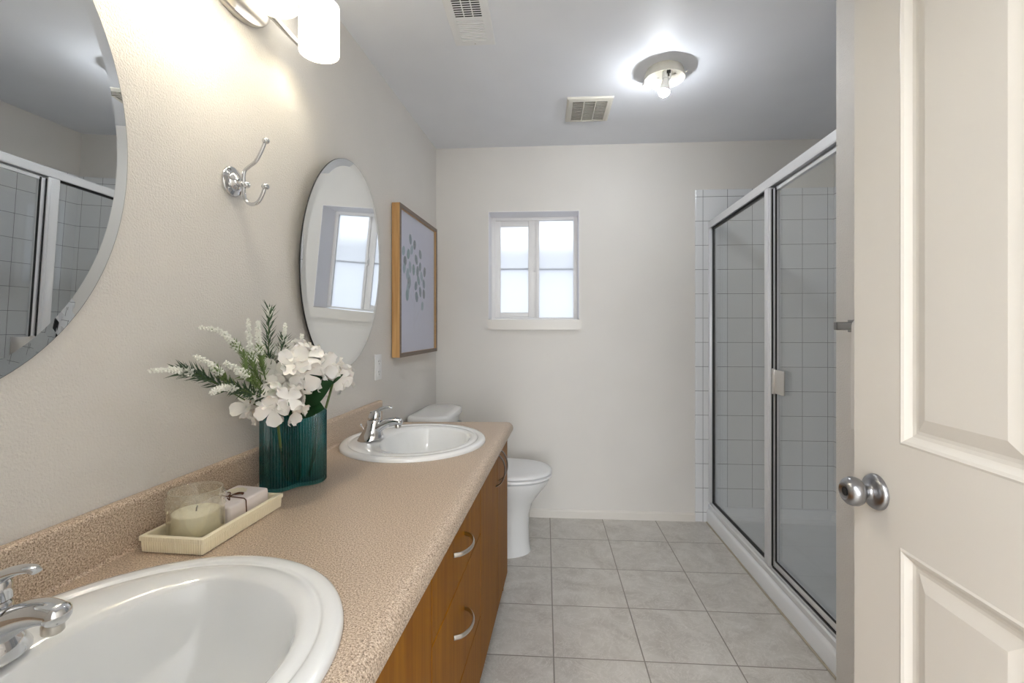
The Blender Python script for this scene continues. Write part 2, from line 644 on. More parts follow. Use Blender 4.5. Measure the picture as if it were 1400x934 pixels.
# ------------------------------------------------------------------ window
win = thing('window_1', 'white sliding window with two frosted panes in a deep reveal', 'window', kind='structure')
WY = YB + 0.165
zb, zt = WZ0 + 0.004, WZ1 - 0.002
b = MB()
fw = 0.028
b.box(WX0 + .001, WX0 + fw, WY, YO, zb, zt, .003)
b.box(WX1 - fw, WX1 - .001, WY, YO, zb, zt, .003)
b.box(WX0 + fw, WX1 - fw, WY, YO, zb, zb + .012, .003)
b.box(WX0 + fw, WX1 - fw, WY, YO, zt - .022, zt, .003)
b.box(-0.059, -0.040, WY + .006, YO, zb + .012, zt - .022, .002)
b.box(-0.074, -0.059, WY + .0205, YO, zb + .012, zt - .022, .001)
b.build('window_frame', M['vinyl'], win)
b = MB()
rl = .003  # added lining; its whiter tone stands in for light from the panes
b.box(WX0, WX0 + rl, YB + .0005, WY, zb + .001, WZ1)
b.box(WX1 - rl, WX1, YB + .0005, WY, zb + .001, WZ1)
b.box(WX0 + rl, WX1 - rl, YB + .0005, WY, WZ1 - rl, WZ1)
tag(b.build('lightened_reveal_lining', M['reveal'], win, smooth=False), 'added reveal lining, window light put into its white')
sash = MB()
x0, x1, z0, z1 = -0.341, -0.068, zb + .013, zt - .024
y0, y1 = WY - .004, WY + .02
sash.box(x0, x0 + .036, y0, y1, z0, z1, .003)
sash.box(x1 - .046, x1, y0, y1, z0, z1, .003)
sash.box(x0 + .036, x1 - .046, y0, y1, z0, z0 + .034, .003)
sash.box(x0 + .036, x1 - .046, y0, y1, z1 - .038, z1, .003)
so = sash.build('sash', M['vinyl'], win)
MB().box(x0 + .030, x1 - .040, y0 + .010, y0 + .014, z0 + .028, z1 - .032).build('pane', M['pane'], so, smooth=False)
MB().box(-0.042, WX1 - fw + .002, WY + .016, WY + .020, zb + .008, zt - .018).build('pane', M['pane'], win, smooth=False)
b = MB()
b.box(x0 + .034, x1 - .044, y0 + .016, y0 + .022, 1.630, 1.638)
b.box(-0.040, WX1 - fw, WY + .023, WY + .029, 1.628, 1.636)
b.build('muntin', M['vinyl'], win)
b = MB()
b.box(x1 - .010, x1 + .002, y0 - .014, y0 - .0005, 1.612, 1.668, .004)
b.box(x1 - .006, x1 - .001, y0 - .022, y0 - .012, 1.628, 1.652, .002)
b.build('latch', M['vinyl'], win)
b = MB()
zs0, zs1 = 1.217, WZ0
b.extrude_poly([(-0.382, 0, zs1 - .008), (-0.382, 0, zs1), (0.244, 0, zs1), (0.244, 0, zs1 - .008), (0.228, 0, zs0), (-0.362, 0, zs0)], (0, -.026, 0))
for v in b.bm.verts:
    v.co.y += YB + 0.0
b.box(WX0 + .001, WX1 - .001, YB - .012, WY, zs1 - .05, zs1 + .0005)
b.build('window_sill', M['trim'], win)

nh = thing('neighbour_house', 'pale house wall under a grey eave, blurred behind the frosted window', 'house', (0, YB + 1.55, 0))
MB().box(-3, 3, 0.12, 0.35, -0.5, 1.80).build('siding', M['siding'], nh, smooth=False)
MB().box(-3, 3, 0.0, 0.4, 1.80, 2.0, .01).build('eave', M['eave'], nh, smooth=False)
structure('ground_outside', MB().box(-6, 6, 3.46, 12, -0.6, -0.5), M['siding'], 'pale ground outside the window', 'ground')

# ------------------------------------------------------------------ open bathroom door
door = thing('door_1', 'open off-white panel door with a round steel knob at the right', 'door', (0.64, 0.127, 0.01), kind='structure')
DW, DH, DT = 0.91, 2.02, 0.036
panels = [(DW - .380, DW - .127, 0.22, 0.828), (DW - .380, DW - .127, 1.014, 1.90), (.127, .380, 0.22, 0.828), (.127, .380, 1.014, 1.90)]
b = MB()
bm = b.bm
ys = sorted({0, DW} | {p[0] for p in panels} | {p[1] for p in panels})
zs = sorted({0, DH} | {p[2] for p in panels} | {p[3] for p in panels})
for sgn in (0, 1):
    X = 0 if sgn == 0 else DT
    dx = 1 if sgn == 0 else -1
    for i in range(len(ys) - 1):
        for j in range(len(zs) - 1):
            if any(p[0] <= ys[i] and ys[i + 1] <= p[1] and p[2] <= zs[j] and zs[j + 1] <= p[3] for p in panels):
                continue
            bm.faces.new([bm.verts.new((X, y, z)) for y, z in ((ys[i], zs[j]), (ys[i + 1], zs[j]), (ys[i + 1], zs[j + 1]), (ys[i], zs[j + 1]))])
    for p in panels:
        rings = []
        for ins, dep in ((0, 0), (.004, -.0015), (.009, .001), (.018, .009), (.024, .0105), (.030, .0105), (.052, .003), (.054, .0025)):
            rings.append([(X + dx * dep, y, z) for y, z in ((p[0] + ins, p[2] + ins), (p[1] - ins, p[2] + ins), (p[1] - ins, p[3] - ins), (p[0] + ins, p[3] - ins))])
        b.ring_loft(rings, False, True)
bmesh.ops.remove_doubles(bm, verts=bm.verts, dist=1e-5)
for (ya, za, yb_, zb_) in ((0, 0, DW, 0), (DW, 0, DW, DH), (DW, DH, 0, DH), (0, DH, 0, 0)):
    bm.faces.new([bm.verts.new(c) for c in ((0, ya, za), (DT, ya, za), (DT, yb_, zb_), (0, yb_, zb_))])
b.build('door_leaf', M['door'], door, angle=12)
KY, KZ = 0.842, 0.908
k = MB()
k.lathe([(r_, x_ * (.86 if x_ < -.012 else 1)) for r_, x_ in [(.0, -.0008), (.034, -.0008), (.034, -.005), (.031, -.010), (.024, -.014), (.016, -.017), (.0125, -.022), (.0125, -.030), (.017, -.034), (.025, -.040), (.0275, -.048),
         (.0275, -.056), (.025, -.064), (.020, -.070), (.0155, -.0725), (.0145, -.0715), (.010, -.069)]], (0, KY, KZ), 'x', 48)
kn = k.build('door_knob', M['knob'], door, angle=60)
kk = MB()
kk.lathe([(.0, -.0575), (.0085, -.0575), (.0085, -.0605), (.0, -.0605)], (0, KY, KZ), 'x', 24)
kk.box(-.0612, -.0604, KY - .001, KY + .001, KZ - .005, KZ + .005)
kk.build('keyhole', M['dark'], kn)
b = MB()
b.box(.006, .030, DW, DW + .001, KZ - .03, KZ + .03)
b.build('latch_plate', M['nickel'], door)

# ================================================================== vanity
UF = 0.585
WE = 0.860


def front_panel(b, w0, w1, z0, z1):
    b.box(UF - .018, UF, -w1 + .002, -w0 - .002, z0 + .002, z1 - .002, .0015, 1)


def bow(horizontal, c, half=0.064):
    pts, b = [], MB()
    for i in range(17):
        t = -1 + 2 * i / 16
        out = 0.035 * (1 - t * t) ** 0.62
        a_ = half * t
        pts.append((c[0] + out + .001, c[1] + (a_ if horizontal else 0), c[2] + (0 if horizontal else a_)))
    b.tube(pts, [.0062] * 17, 10, [.0030] * 17, up=(0, 0, 1) if horizontal else (0, 1, 0))
    return b


def cabinet(label, w0, w1):
    t = wthing('vanity_cabinet', label, 'cabinet', 0, 0, 0)
    b = MB()
    zt = CT - .044
    b.box(0.015, UF - .02, -w1 + .0005, -w1 + .0165, 0.085, zt)
    b.box(0.015, UF - .02, -w0 - .0165, -w0 - .0005, 0.085, zt)
    b.box(0.015, UF - .02, -w1 + .0165, -w0 - .0165, 0.085, .101)
    b.box(0.015, .024, -w1 + .0165, -w0 - .0165, 0.101, zt)
    b.box(UF - .032, UF - .02, -w1 + .0165, -w0 - .0165, 0.101, zt)
    b.box(UF - .09, UF - .075, -w1 + .0005, -w0 - .0005, 0.0, 0.085)
    b.box(0.015, .03, -w1 + .0005, -w0 - .0005, 0.0, 0.085)
    b.build('body', M['carcass'], t, smooth=False)
    return t


def door_part(t, w0, w1, hand_w):
    b = MB()
    front_panel(b, w0, w1, .088, CT - .042)
    d = b.build('cabinet_door', M['maple'], t)
    bow(False, (UF, -hand_w, 0.672)).build('handle', M['bronze'], d)


c1 = cabinet('maple cabinet with two doors under the far basin, beside the toilet', WE, 1.543)
door_part(c1, WE, 1.176, 1.140)
door_part(c1, 1.176, 1.543, 1.212)
b = MB()
b.box(0.015, UF - .02, -WE, -WE + .012, 0.0, CT - .044, .001)
b.build('end_panel', M['maple'], c1)
c2 = cabinet('maple drawer cabinet with bow handles in the middle of the vanity', 1.543, 2.10)
for z0, z1 in ((.565, CT - .042), (.297, .565), (.088, .297)):
    b = MB()
    front_panel(b, 1.543, 2.10, z0, z1)
    d = b.build('drawer', M['maple'], c2)
    bow(True, (UF, -1.845, (z0 + z1) / 2 + (.006 if z0 > .5 else .03))).build('handle', M['nickel'], d)
c3 = cabinet('maple cabinet under the near basin, closest to the camera', 2.10, 2.98)
door_part(c3, 2.10, 2.54, 2.50)
door_part(c3, 2.54, 2.98, 2.58)

SINKS = [(0.288, 1.312), (0.300, 2.530)]
SA, SB = 0.268, 0.287
ct = wthing('countertop', 'speckled beige laminate vanity counter with an upturned back edge', 'countertop', 0, 0, CT)
CTH = 0.038
WN = 2.99
UN = 0.575


def end_w(u):
    return 0.965 - 0.07 * u / 0.6


outer = [Vector((0.001, -end_w(0), 0)), Vector((UN, -end_w(UN), 0)), Vector((UN, -WN, 0)), Vector((0.001, -WN, 0))]
holes = []
for (su, sw) in SINKS:
    holes.append([Vector((su + (SA - .02) * cos(2 * pi * i / 72), -sw + (SB - .02) * sin(2 * pi * i / 72), 0)) for i in range(72)])
polys = [outer] + holes
flat = [v for p in polys for v in p]
tris = geometry.tessellate_polygon(polys)
b = MB()
bm = b.bm
top = [bm.verts.new(v) for v in flat]
bot = [bm.verts.new(v - Vector((0, 0, CTH))) for v in flat]
for t in tris:
    bm.faces.new([top[i] for i in t])
    bm.faces.new([bot[i] for i in t])
off = 0
for p in polys:
    n_ = len(p)
    for i in range(n_):
        j = (i + 1) % n_
        bm.faces.new((top[off + i], top[off + j], bot[off + j], bot[off + i]))
    off += n_
prof = [(UN, 0), (.590, -.0005), (.600, -.003), (.608, -.0085), (.613, -.016), (.6155, -.024), (.6155, -.034), (.613, -.038), (UN, -.038)]
b.ring_loft([[(u, -end_w(u), z) for u, z in prof], [(u, -WN, z) for u, z in prof]])
b.build('worktop', M['laminate'], ct, angle=35)
b = MB()
prof = [(.001, 0.0003), (.026, .0003), (.0215, .003), (.020, .008), (.020, .088), (.0185, .095), (.015, .099), (.010, .1), (.001, .1)]
b.ring_loft([[(u, -.968 + (.008 if z > .09 else 0), z) for u, z in prof], [(u, -WN, z) for u, z in prof]])
b.build('backsplash', M['laminate'], ct, angle=50)


def make_sink(label, su, sw):
    t = wthing('washbasin', label, 'sink', su, sw, CT, 'oval basins set in the counter')
    b = MB()
    rings = []
    # (scale of outline, height, shift towards front)
    prof = [(1.0, .0006), (1.0, .006), (.992, .0105), (.975, .0135), (.945, .0150), (.905, .0150), (.890, .0135), (.885, .0115), (.872, .0110), (.850, .0135), (.80, .0145)]
    n_ = 96
    for s, z in prof:
        rings.append([(SA * s * cos(2 * pi * i / n_), SB * s * sin(2 * pi * i / n_), z) for i in range(n_)])
    # inner bowl: narrower at the tap side, so there is a deck for the tap
    inner = [(1.0, .0115), (.985, .006), (.965, -.004), (.93, -.03), (.86, -.075), (.74, -.115), (.55, -.138), (.30, -.148), (.10, -.152), (.001, -.1525)]
    for s, z in inner:
        ring = []
        for i in range(n_):
            t_ = 2 * pi * i / n_
            x, y = cos(t_), sin(t_)
            ex = (SA * .745 * x) if x > 0 else (SA * .48 * x)
            flatb = 1 - .10 * max(0, -x) ** 3
            ring.append((ex * s + .010 * (1), SB * .725 * y * s * flatb, z))
        rings.append(ring)
    outer_dn = [(.995, .0004), (.90, .0004), (.88, -.03), (.80, -.10), (.6, -.158), (.3, -.165), (.001, -.166)]
    under = []
    for s, z in outer_dn:
        under.append([(SA * s * .985 * cos(2 * pi * i / n_), SB * s * .985 * sin(2 * pi * i / n_), z) for i in range(n_)])
    b.ring_loft(rings, False, True)
    b.ring_loft(under, False, True)
    b.build('basin', M['porcelain'], t, angle=70)
    d = MB()
    d.lathe([(.0, -.151), (.021, -.151), (.022, -.1495), (.020, -.148), (.014, -.1485), (.013, -.150), (.0, -.150)], (.010, 0, 0), 'z', 32)
    d.build('drain', M['chrome'], t)
    return t


def make_faucet(label, su, sw):
    t = wthing('faucet', label, 'tap', su, sw, CT + .0152, 'chrome single-lever taps')
    b = MB()
    secs = [(.003, 0, .049, .050), (.004, .005, .0485, .0495), (.007, .020, .041, .0405), (.010, .040, .031, .031), (.014, .060, .027, .0255), (.016, .070, .0255, .0230), (.017, .074, .0225, .0200)]
    b.ring_loft([[(cx + a_ * cos(2 * pi * i / 40), b2 * sin(2 * pi * i / 40), z + .10 * (a_ * cos(2 * pi * i / 40))) for i in range(40)] for cx, z, a_, b2 in secs])
    body = b.build('body', M['chrome'], t, angle=60)
    b = MB()
    pts = sm([(.008, 0, .026), (.036, 0, .046), (.066, 0, .062), (.094, 0, .070), (.116, 0, .069)], 6)
    n_ = len(pts)
    b.tube(pts, [.021 - .008 * i / (n_ - 1) for i in range(n_)], 20, [.025 - .009 * i / (n_ - 1) for i in range(n_)], up=(0, 0, 1))
    b.sphere((.116, 0, .068), .0165, 20, (.75, 1.0, .85))
    sp = b.build('spout', M['chrome'], t, angle=60)
    b = MB()
    b.lathe([(.0, .060), (.0105, .060), (.0115, .056), (.0115, .047), (.0095, .045), (.0, .045)], (.110, 0, 0), 'z', 24)
    b.build('aerator', M['nickel'], sp)
    b = MB()
    secs = [(.018, .0765, .0245, .0215), (.019, .086, .0240, .021), (.022, .098, .021, .0185), (.026, .107, .014, .013), (.029, .111, .006, .006)]
    b.ring_loft([[(cx + a_ * cos(2 * pi * i / 40), b2 * sin(2 * pi * i / 40), z + .10 * (a_ * cos(2 * pi * i / 40))) for i in range(40)] for cx, z, a_, b2 in secs])
    pts = sm([(.010, 0, .094), (.026, 0, .102), (.044, 0, .113), (.064, 0, .120), (.080, 0, .122), (.088, 0, .119)], 5)
    n_ = len(pts)
    b.tube(pts, [.012 - .009 * (i / (n_ - 1)) ** .7 for i in range(n_)], 16, [.016 - .0095 * i / (n_ - 1) for i in range(n_)], up=(0, 0, 1))
    b.build('lever', M['chrome'], t, angle=60)
    b = MB()
    b.tube([(-.020, 0, .03), (-.034, 0, .052)], .0022, 10)
    b.sphere((-.034, 0, .053), .0045, 12)
    b.build('drain_rod', M['chrome'], t)
    return t


make_sink('white oval basin at the far end of the counter, near the toilet', *SINKS[0])
make_sink('white oval basin closest to the camera, cut by the picture edge', *SINKS[1])
make_faucet('chrome lever tap on the far basin, in front of the backsplash end', .126, 1.352)
make_faucet('chrome lever tap on the near basin, cut off at the left edge', .128, 2.555)

# ------------------------------------------------------------------ toilet
to = wthing('toilet', 'white toilet with closed lid between vanity and back wall', 'toilet', 0, 0.43, 0)


def sect(u0, u1, hw, z, n_=56, pw=2.3, back=None):
    c, a_ = (u0 + u1) / 2, (u1 - u0) / 2
    ring = []
    for i in range(n_):
        t_ = 2 * pi * i / n_
        x, y = cos(t_), sin(t_)
        p = pw if x > 0 else (back or 3.2)
        ring.append((c + a_ * math.copysign(abs(x) ** (2 / p), x), hw * math.copysign(abs(y) ** (2 / p), y), z))
    return ring


b = MB()
b.ring_loft([sect(.20, .660, .128, 0), sect(.20, .658, .127, .012), sect(.20, .652, .121, .05), sect(.20, .650, .118, .14), sect(.20, .654, .124, .21), sect(.21, .672, .140, .27),
             sect(.22, .712, .164, .325), sect(.23, .748, .180, .37), sect(.235, .762, .186, .395), sect(.237, .764, .187, .407), sect(.245, .755, .178, .411)])
bowl = b.build('bowl', M['porcelain'], to, angle=50)
b = MB()
b.ring_loft([sect(.265, .758, .178, .416), sect(.25, .776, .194, .4185), sect(.25, .776, .194, .427), sect(.256, .770, .189, .4315)])
b.build('seat', M['white_plastic'], to, angle=50)
b = MB()
b.ring_loft([sect(.265, .758, .178, .4365), sect(.25, .776, .194, .4395), sect(.25, .775, .194, .446), sect(.258, .767, .187, .4525), sect(.29, .735, .155, .4565), sect(.40, .62, .06, .458)])
b.build('lid', M['white_plastic'], to, angle=50)
for y in (-.075, .075):
    b = MB()
    b.lathe([(.0, .412), (.016, .412), (.016, .440), (.013, .445), (.0, .446)], (.242, y, 0), 'z', 20)
    b.build('hinge_cap', M['white_plastic'], to)
b = MB()


def rrect(u0, u1, hw, z, r=.035, bowf=0.02, n_=8):
    pts = []
    for cx, cy, a0 in ((u1 - r, hw - r, 0), (u0 + r, hw - r, pi / 2), (u0 + r, -hw + r, pi), (u1 - r, -hw + r, 1.5 * pi)):
        for i in range(n_):
            t_ = a0 + pi / 2 * i / (n_ - 1)
            x, y = cx + r * cos(t_), cy + r * sin(t_)
            if x > (u0 + u1) / 2:
                x += bowf * (1 - (y / hw) ** 2)
            pts.append((x, y, z))
    return pts


b.ring_loft([rrect(.03, .175, .185, .400), rrect(.025, .19, .20, .43), rrect(.018, .20, .212, .56), rrect(.015, .207, .218, .718), rrect(.02, .203, .213, .722)])
b.build('tank', M['porcelain'], to, angle=50)
b = MB()
b.ring_loft([rrect(.014, .215, .226, .7235, .07, .03), rrect(.010, .220, .232, .728, .075, .03), rrect(.010, .220, .232, .752, .075, .03), rrect(.016, .214, .225, .760, .07, .03), rrect(.04, .19, .20, .763, .05, .03)])
b.build('tank_lid', M['porcelain'], to, angle=50)
b = MB()
b.tube([(.212, .15, .67), (.232, .15, .67)], .009, 14)
b.tube([(.230, .155, .67), (.234, .11, .664), (.234, .085, .660)], [.007, .006, .007], 12)
b.build('flush_lever', M['chrome'], to)

# ================================================================== on the left wall
MA, MBB = 0.32, 0.395


def make_mirror(label, w, z, th, ps, a_=MA, bb=MBB):
    t = wthing('oval_mirror', label, 'mirror', .005 + bb * sin(th), w, z, 'frameless oval mirrors')
    t.rotation_euler = Matrix.Rotation(-PHI + ps, 3, 'Z').to_euler()
    t.rotation_euler = (Matrix.Rotation(-PHI + ps, 3, 'Z') @ Matrix.Rotation(th, 3, 'Y')).to_euler()
    n_ = 160

    def ell(ins, x):
        return [(x, (a_ - ins) * cos(2 * pi * i / n_), (bb - ins) * sin(2 * pi * i / n_)) for i in range(n_)]
    b = MB()
    b.ring_loft([ell(0.0006, .0048), ell(.026, .0076), ell(.0262, .0076)], False, True)
    b.build('mirror_glass', M['mirror'], t, smooth=False)
    b = MB()
    b.ring_loft([ell(.004, .0), ell(0, .0), ell(0, .0047), ell(.003, .0047)], True, False)
    b.build('dark_edge', M['mirror_edge'], t, smooth=False)
    return t


make_mirror('oval frameless mirror over the far basin, reflecting the window', 1.335, 1.47, 0.05, 0.0)
make_mirror('large oval mirror over the near basin, cut off at the left edge', 2.58, 1.545, 0.039, 0.036, .345, .425)

# robe hook
hk = wthing('robe_hook', 'chrome double robe hook on a round wall plate between the mirrors', 'hook', 0, 1.925, 1.606)
b = MB()
b.lathe([(.0, .0005), (.0385, .0005), (.0385, .003), (.036, .006), (.031, .0068), (.029, .0085), (.026, .0095), (.022, .009), (.020, .012), (.014, .015), (.010, .020), (.0085, .024), (.0, .024)], (0, 0, .008), 'x', 44)
b.build('wall_plate', M['chrome'], hk, angle=50)
b = MB()
b.tube([(.018, 0, .003), (.032, 0, 0)], [.0085, .0075], 16)
pts = sm([(.092, 0, .106), (.080, 0, .080), (.066, 0, .058), (.046, 0, .044), (.035, 0, .034), (.033, 0, .016), (.033, 0, -.010), (.034, 0, -.028), (.040, 0, -.044), (.055, 0, -.053), (.073, 0, -.047), (.085, 0, -.028), (.091, 0, -.012)], 5)
b.tube(pts, .0046, 14)
b.build('double_hook', M['chrome'], hk, angle=50)
for c, r in (((.094, 0, .110), .0095), ((.093, 0, -.008), .0095), ((.040, 0, -.002), .0100)):
    b = MB()
    b.sphere(c, r, 22, (1, 1, .85))
    b.build('ball_tip', M['chrome'], hk)

# framed botanical print
pf = wthing('picture_frame', 'oak framed print of blue-green leaves on a thin stem', 'picture', 0, 0, 0)
w0, w1, z0, z1 = .140, .806, 1.084, 1.849
du, fwid = .046, .020
b = MB()
b.box(.004, du - .002, -w1, -w1 + fwid, z0, z1)
b.box(.004, du - .002, -w0 - fwid, -w0, z0, z1)
b.box(.004, du - .002, -w1 + fwid, -w0 - fwid, z0, z0 + fwid)
b.box(.004, du - .002, -w1 + fwid, -w0 - fwid, z1 - fwid, z1)
fr = b.build('frame', M['oak'], pf, smooth=False)
b = MB()
b.box(du - .002, du, -w1, -w1 + fwid, z0, z1)
b.box(du - .002, du, -w0 - fwid, -w0, z0, z1)
b.box(du - .002, du, -w1 + fwid, -w0 - fwid, z0, z0 + fwid)
b.box(du - .002, du, -w1 + fwid, -w0 - fwid, z1 - fwid, z1)
tag(b.build('frame_face', M['oak_shaded'], fr, smooth=False), 'front face of the oak frame, shade painted into its grey')
MB().box(.020, .030, -w1 + fwid, -w0 - fwid, z0 + fwid, z1 - fwid).build('print_sheet', M['paper'], pf, smooth=False)
LV = [(0.604, 1.703), (0.535, 1.685), (0.712, 1.626), (0.582, 1.65), (0.637, 1.62), (0.435, 1.647), (0.506, 1.608), (0.689, 1.576), (0.701, 1.538), (0.61, 1.554), (0.551, 1.547),
      (0.438, 1.577), (0.483, 1.546), (0.353, 1.556), (0.649, 1.514), (0.411, 1.524), (0.466, 1.497), (0.368, 1.485), (0.512, 1.462), (0.628, 1.468), (0.619, 1.482), (0.643, 1.436),
      (0.655, 1.403), (0.435, 1.434), (0.499, 1.402), (0.368, 1.427), (0.396, 1.355)]
for i, (w, z) in enumerate(LV):
    b = MB()
    r1, r2 = .027 + .006 * random.random(), .020 + .004 * random.random()
    ang = random.uniform(-.7, .7)
    ring = []
    for q in range(22):
        t_ = 2 * pi * q / 22
        x, y = r2 * cos(t_), r1 * sin(t_)
        ring.append((x * cos(ang) - y * sin(ang), x * sin(ang) + y * cos(ang)))
    b.ring_loft([[(.0301, -w + p, z + q) for p, q in ring], [(.0305, -w + p * .97, z + q * .97) for p, q in ring]], False, True)
    b.build('printed_leaf', M['leaf_print'][(i * 7 + i // 3) % 4], pf, smooth=False)
b = MB()
for path in ([(.532, 1.192), (.548, 1.274), (.540, 1.347), (.545, 1.420), (.560, 1.5), (.60, 1.62), (.604, 1.69)], [(.540, 1.34), (.50, 1.40), (.47, 1.49), (.44, 1.60), (.435, 1.64)],
             [(.545, 1.42), (.60, 1.47), (.66, 1.53), (.70, 1.60)], [(.548, 1.27), (.49, 1.35), (.43, 1.42), (.38, 1.48), (.355, 1.55)], [(.56, 1.5), (.545, 1.6), (.535, 1.68)], [(.545, 1.36), (.60, 1.40), (.65, 1.43)],
             [(.54, 1.25), (.47, 1.31), (.40, 1.35)]):
    b.tube(sm([(.0303, -w, z) for w, z in path], 4), [.0009] * ((len(path) - 1) * 4 + 1), 6, .0002, up=(0, 1, 0))
b.build('printed_stem', M['stem_print'], pf)
MB().box(.0385, .0400, -w1 + fwid, -w0 - fwid, z0 + fwid, z1 - fwid).build('glazing', M['picture_glass'], pf, smooth=False)

# wall outlet
ol = wthing('wall_outlet', 'white duplex wall outlet below the framed print', 'outlet', 0, .974, 1.052)
MB().box(0, .006, -.037, .037, -.058, .058, .003).build('cover_plate', M['white_plastic'], ol)
for zz in (.024, -.024):
    b = MB()
    b.box(.005, .0075, -.017, .017, zz - .018, zz + .018, .0015)
    f = b.build('socket_face', M['white_plastic'], ol)
    b = MB()
    b.box(.0074, .0078, -.008, -.006, zz - .001, zz + .007)
    b.box(.0074, .0078, .006, .008, zz - .001, zz + .007)
    b.box(.0074, .0078, -.002, .002, zz - .011, zz - .007)
    b.build('socket_holes', M['dark'], f, smooth=False)

# vanity light
vl = wthing('vanity_light', 'wall lamp with frosted glass cylinder shades on a nickel bar above the mirrors', 'wall lamp', 0, 1.926, 2.137)
b = MB()


def oval(x, a_, c_):
    return [(x, a_ * cos(2 * pi * i / 72), c_ * sin(2 * pi * i / 72)) for i in range(72)]


b.ring_loft([oval(.0, .142, .087), oval(.012, .142, .087), oval(.017, .139, .084), oval(.020, .130, .075), oval(.022, .11, .06)])
b.build('canopy', M['nickel'], vl, angle=40)
b = MB()
b.tube([(.05, -.30, -.035), (.05, .30, -.035)], .0095, 18)
b.tube([(.018, 0, -.03), (.05, 0, -.035)], .011, 16)
b.sphere((.028, .09, .0), .012, 16)
b.sphere((.028, -.09, .0), .012, 16)
b.build('bar', M['nickel'], vl, angle=50)
for i, dy in enumerate((.220, 0.0, -.220)):
    hr = MB()
    hr.tube([(.05, dy, -.035), (.075, dy, .0), (.12, dy, .052)], .007, 12)
    hr.lathe([(.0, .050), (.022, .050), (.026, .058), (.022, .066), (.0, .066)], (.12, dy, 0), 'z', 24)
    for s in (-1, 1):
        hr.tube([(.12, dy + s * .02, .057), (.12, dy + s * .065, .057)], .0028, 10)
        hr.sphere((.12, dy + s * .066, .057), .0050, 12, (1, .8, 1))
    holder = hr.build('shade_holder', M['nickel'], vl, angle=50)
    warm = (1.0, .95, .86, 1) if i != 1 else (1.0, .88, .66, 1)
    k = NT('glowing_frosted_glass')
    k.b.inputs['Base Color'].default_value = lin(244, 238, 220)
    k.b.inputs['Roughness'].default_value = 0.3
    k.b.inputs['Emission Color'].default_value = warm
    k.b.inputs['Emission Strength'].default_value = (1.3, .5, 9.0)[i]
    g = MB()
    R_, zt_, zb_ = .058, .072, -.074
    g.lathe([(R_ - .003, zt_), (R_, zt_ - .001), (R_, zb_ + .002), (R_ - .0015, zb_), (R_ - .003, zb_ + .002), (R_ - .004, zt_ - .004), (R_ - .003, zt_)], (.12, dy, 0), 'z', 56, False, False)
    g.build('glass_shade', k.m, holder, angle=50)
    k = NT('lit_bulb')
    k.b.inputs['Base Color'].default_value = (1, 1, 1, 1)
    P = LIGHT_W['vanity'][i]
    r = .026
    k.b.inputs['Emission Color'].default_value = (1.0, .90, .74, 1) if i else (1.0, .92, .78, 1)
    k.b.inputs['Emission Strength'].default_value = P / (pi * 4 * pi * r * r)
    g = MB()
    g.sphere((.12, dy, -.012), r, 24)
    g.lathe([(.012, .010), (.012, .052)], (.12, dy, 0), 'z', 16)
    g.build('bulb', k.m, holder)

# ================================================================== on the ceiling
cl = thing('ceiling_lamp', 'round ceiling lamp with a bare bulb and no cover, near the shower', 'ceiling lamp', (.545, 2.225, ZC))
b = MB()
b.lathe([(.078, -.0005), (.080, -.004), (.086, -.020), (.090, -.040), (.0905, -.046), (.0885, -.047), (.0865, -.045), (.084, -.030), (.078, -.012), (.0, -.011)], (0, 0, 0), 'z', 64, True, True)
b.build('lamp_pan', M['cream_metal'], cl, angle=50)
for a_ in (.3, 1.9, 3.4, 4.9):
    b = MB()
    b.lathe([(.0, -.0115), (.006, -.0115), (.006, -.014), (.0, -.0145)], (.055 * cos(a_), .055 * sin(a_), 0), 'z', 12)
    b.build('screw', M['nickel'], cl)
for a_ in (2.6, 5.7, .7):
    b = MB()
    b.tube([(.090 * cos(a_), .090 * sin(a_), -.040), (.099 * cos(a_), .099 * sin(a_), -.040)], .0022, 8)
    b.sphere((.100 * cos(a_), .100 * sin(a_), -.040), .004, 10)
    b.build('thumb_screw', M['nickel'], cl)
d = Vector((-.16, .03, -1)).normalized()
b = MB()
b.tube([Vector((.012, 0, -.011)), Vector((.012, 0, -.011)) + d * .032], [.020, .019], 24)
soc = b.build('socket', M['white_plastic'], cl)
b = MB()
b.box(.004, .020, -.030, -.024, -.030, -.012, .001)
b.box(.008, .014, -.034, -.028, -.046, -.028, .001)
b.build('terminal', M['dark'], soc)
p0 = Vector((.012, 0, -.011)) + d * .032
b = MB()
b.tube([p0, p0 + d * .015, p0 + d * .04, p0 + d * .055], [.013, .0145, .022, .0255], 28)
nb = b.build('bulb_neck', M['white_plastic'], cl, angle=60)
k = NT('lit_white_bulb')
P, r = LIGHT_W['shower'], .0275
k.b.inputs['Emission Color'].default_value = (.93, .96, 1.0, 1)
k.b.inputs['Emission Strength'].default_value = P / (pi * 3 * pi * r * r)
b = MB()
b.tube([p0 + d * .0555, p0 + d * .0600, p0 + d * .0670, p0 + d * .0735, p0 + d * .0785, p0 + d * .0805], [.0258, .0255, .0232, .018, .010, .002], 28)
b.build('bulb_globe', k.m, cl)

gv = thing('exhaust_fan_grille', 'small cream square exhaust fan grille on the ceiling above the window', 'fan grille', (.233, 2.595, ZC))
hx, hy = .119, .138
b = MB()


def rect(ix, iy, z):
    return [(-hx + ix, -hy + iy, z), (hx - ix, -hy + iy, z), (hx - ix, hy - iy, z), (-hx + ix, hy - iy, z)]


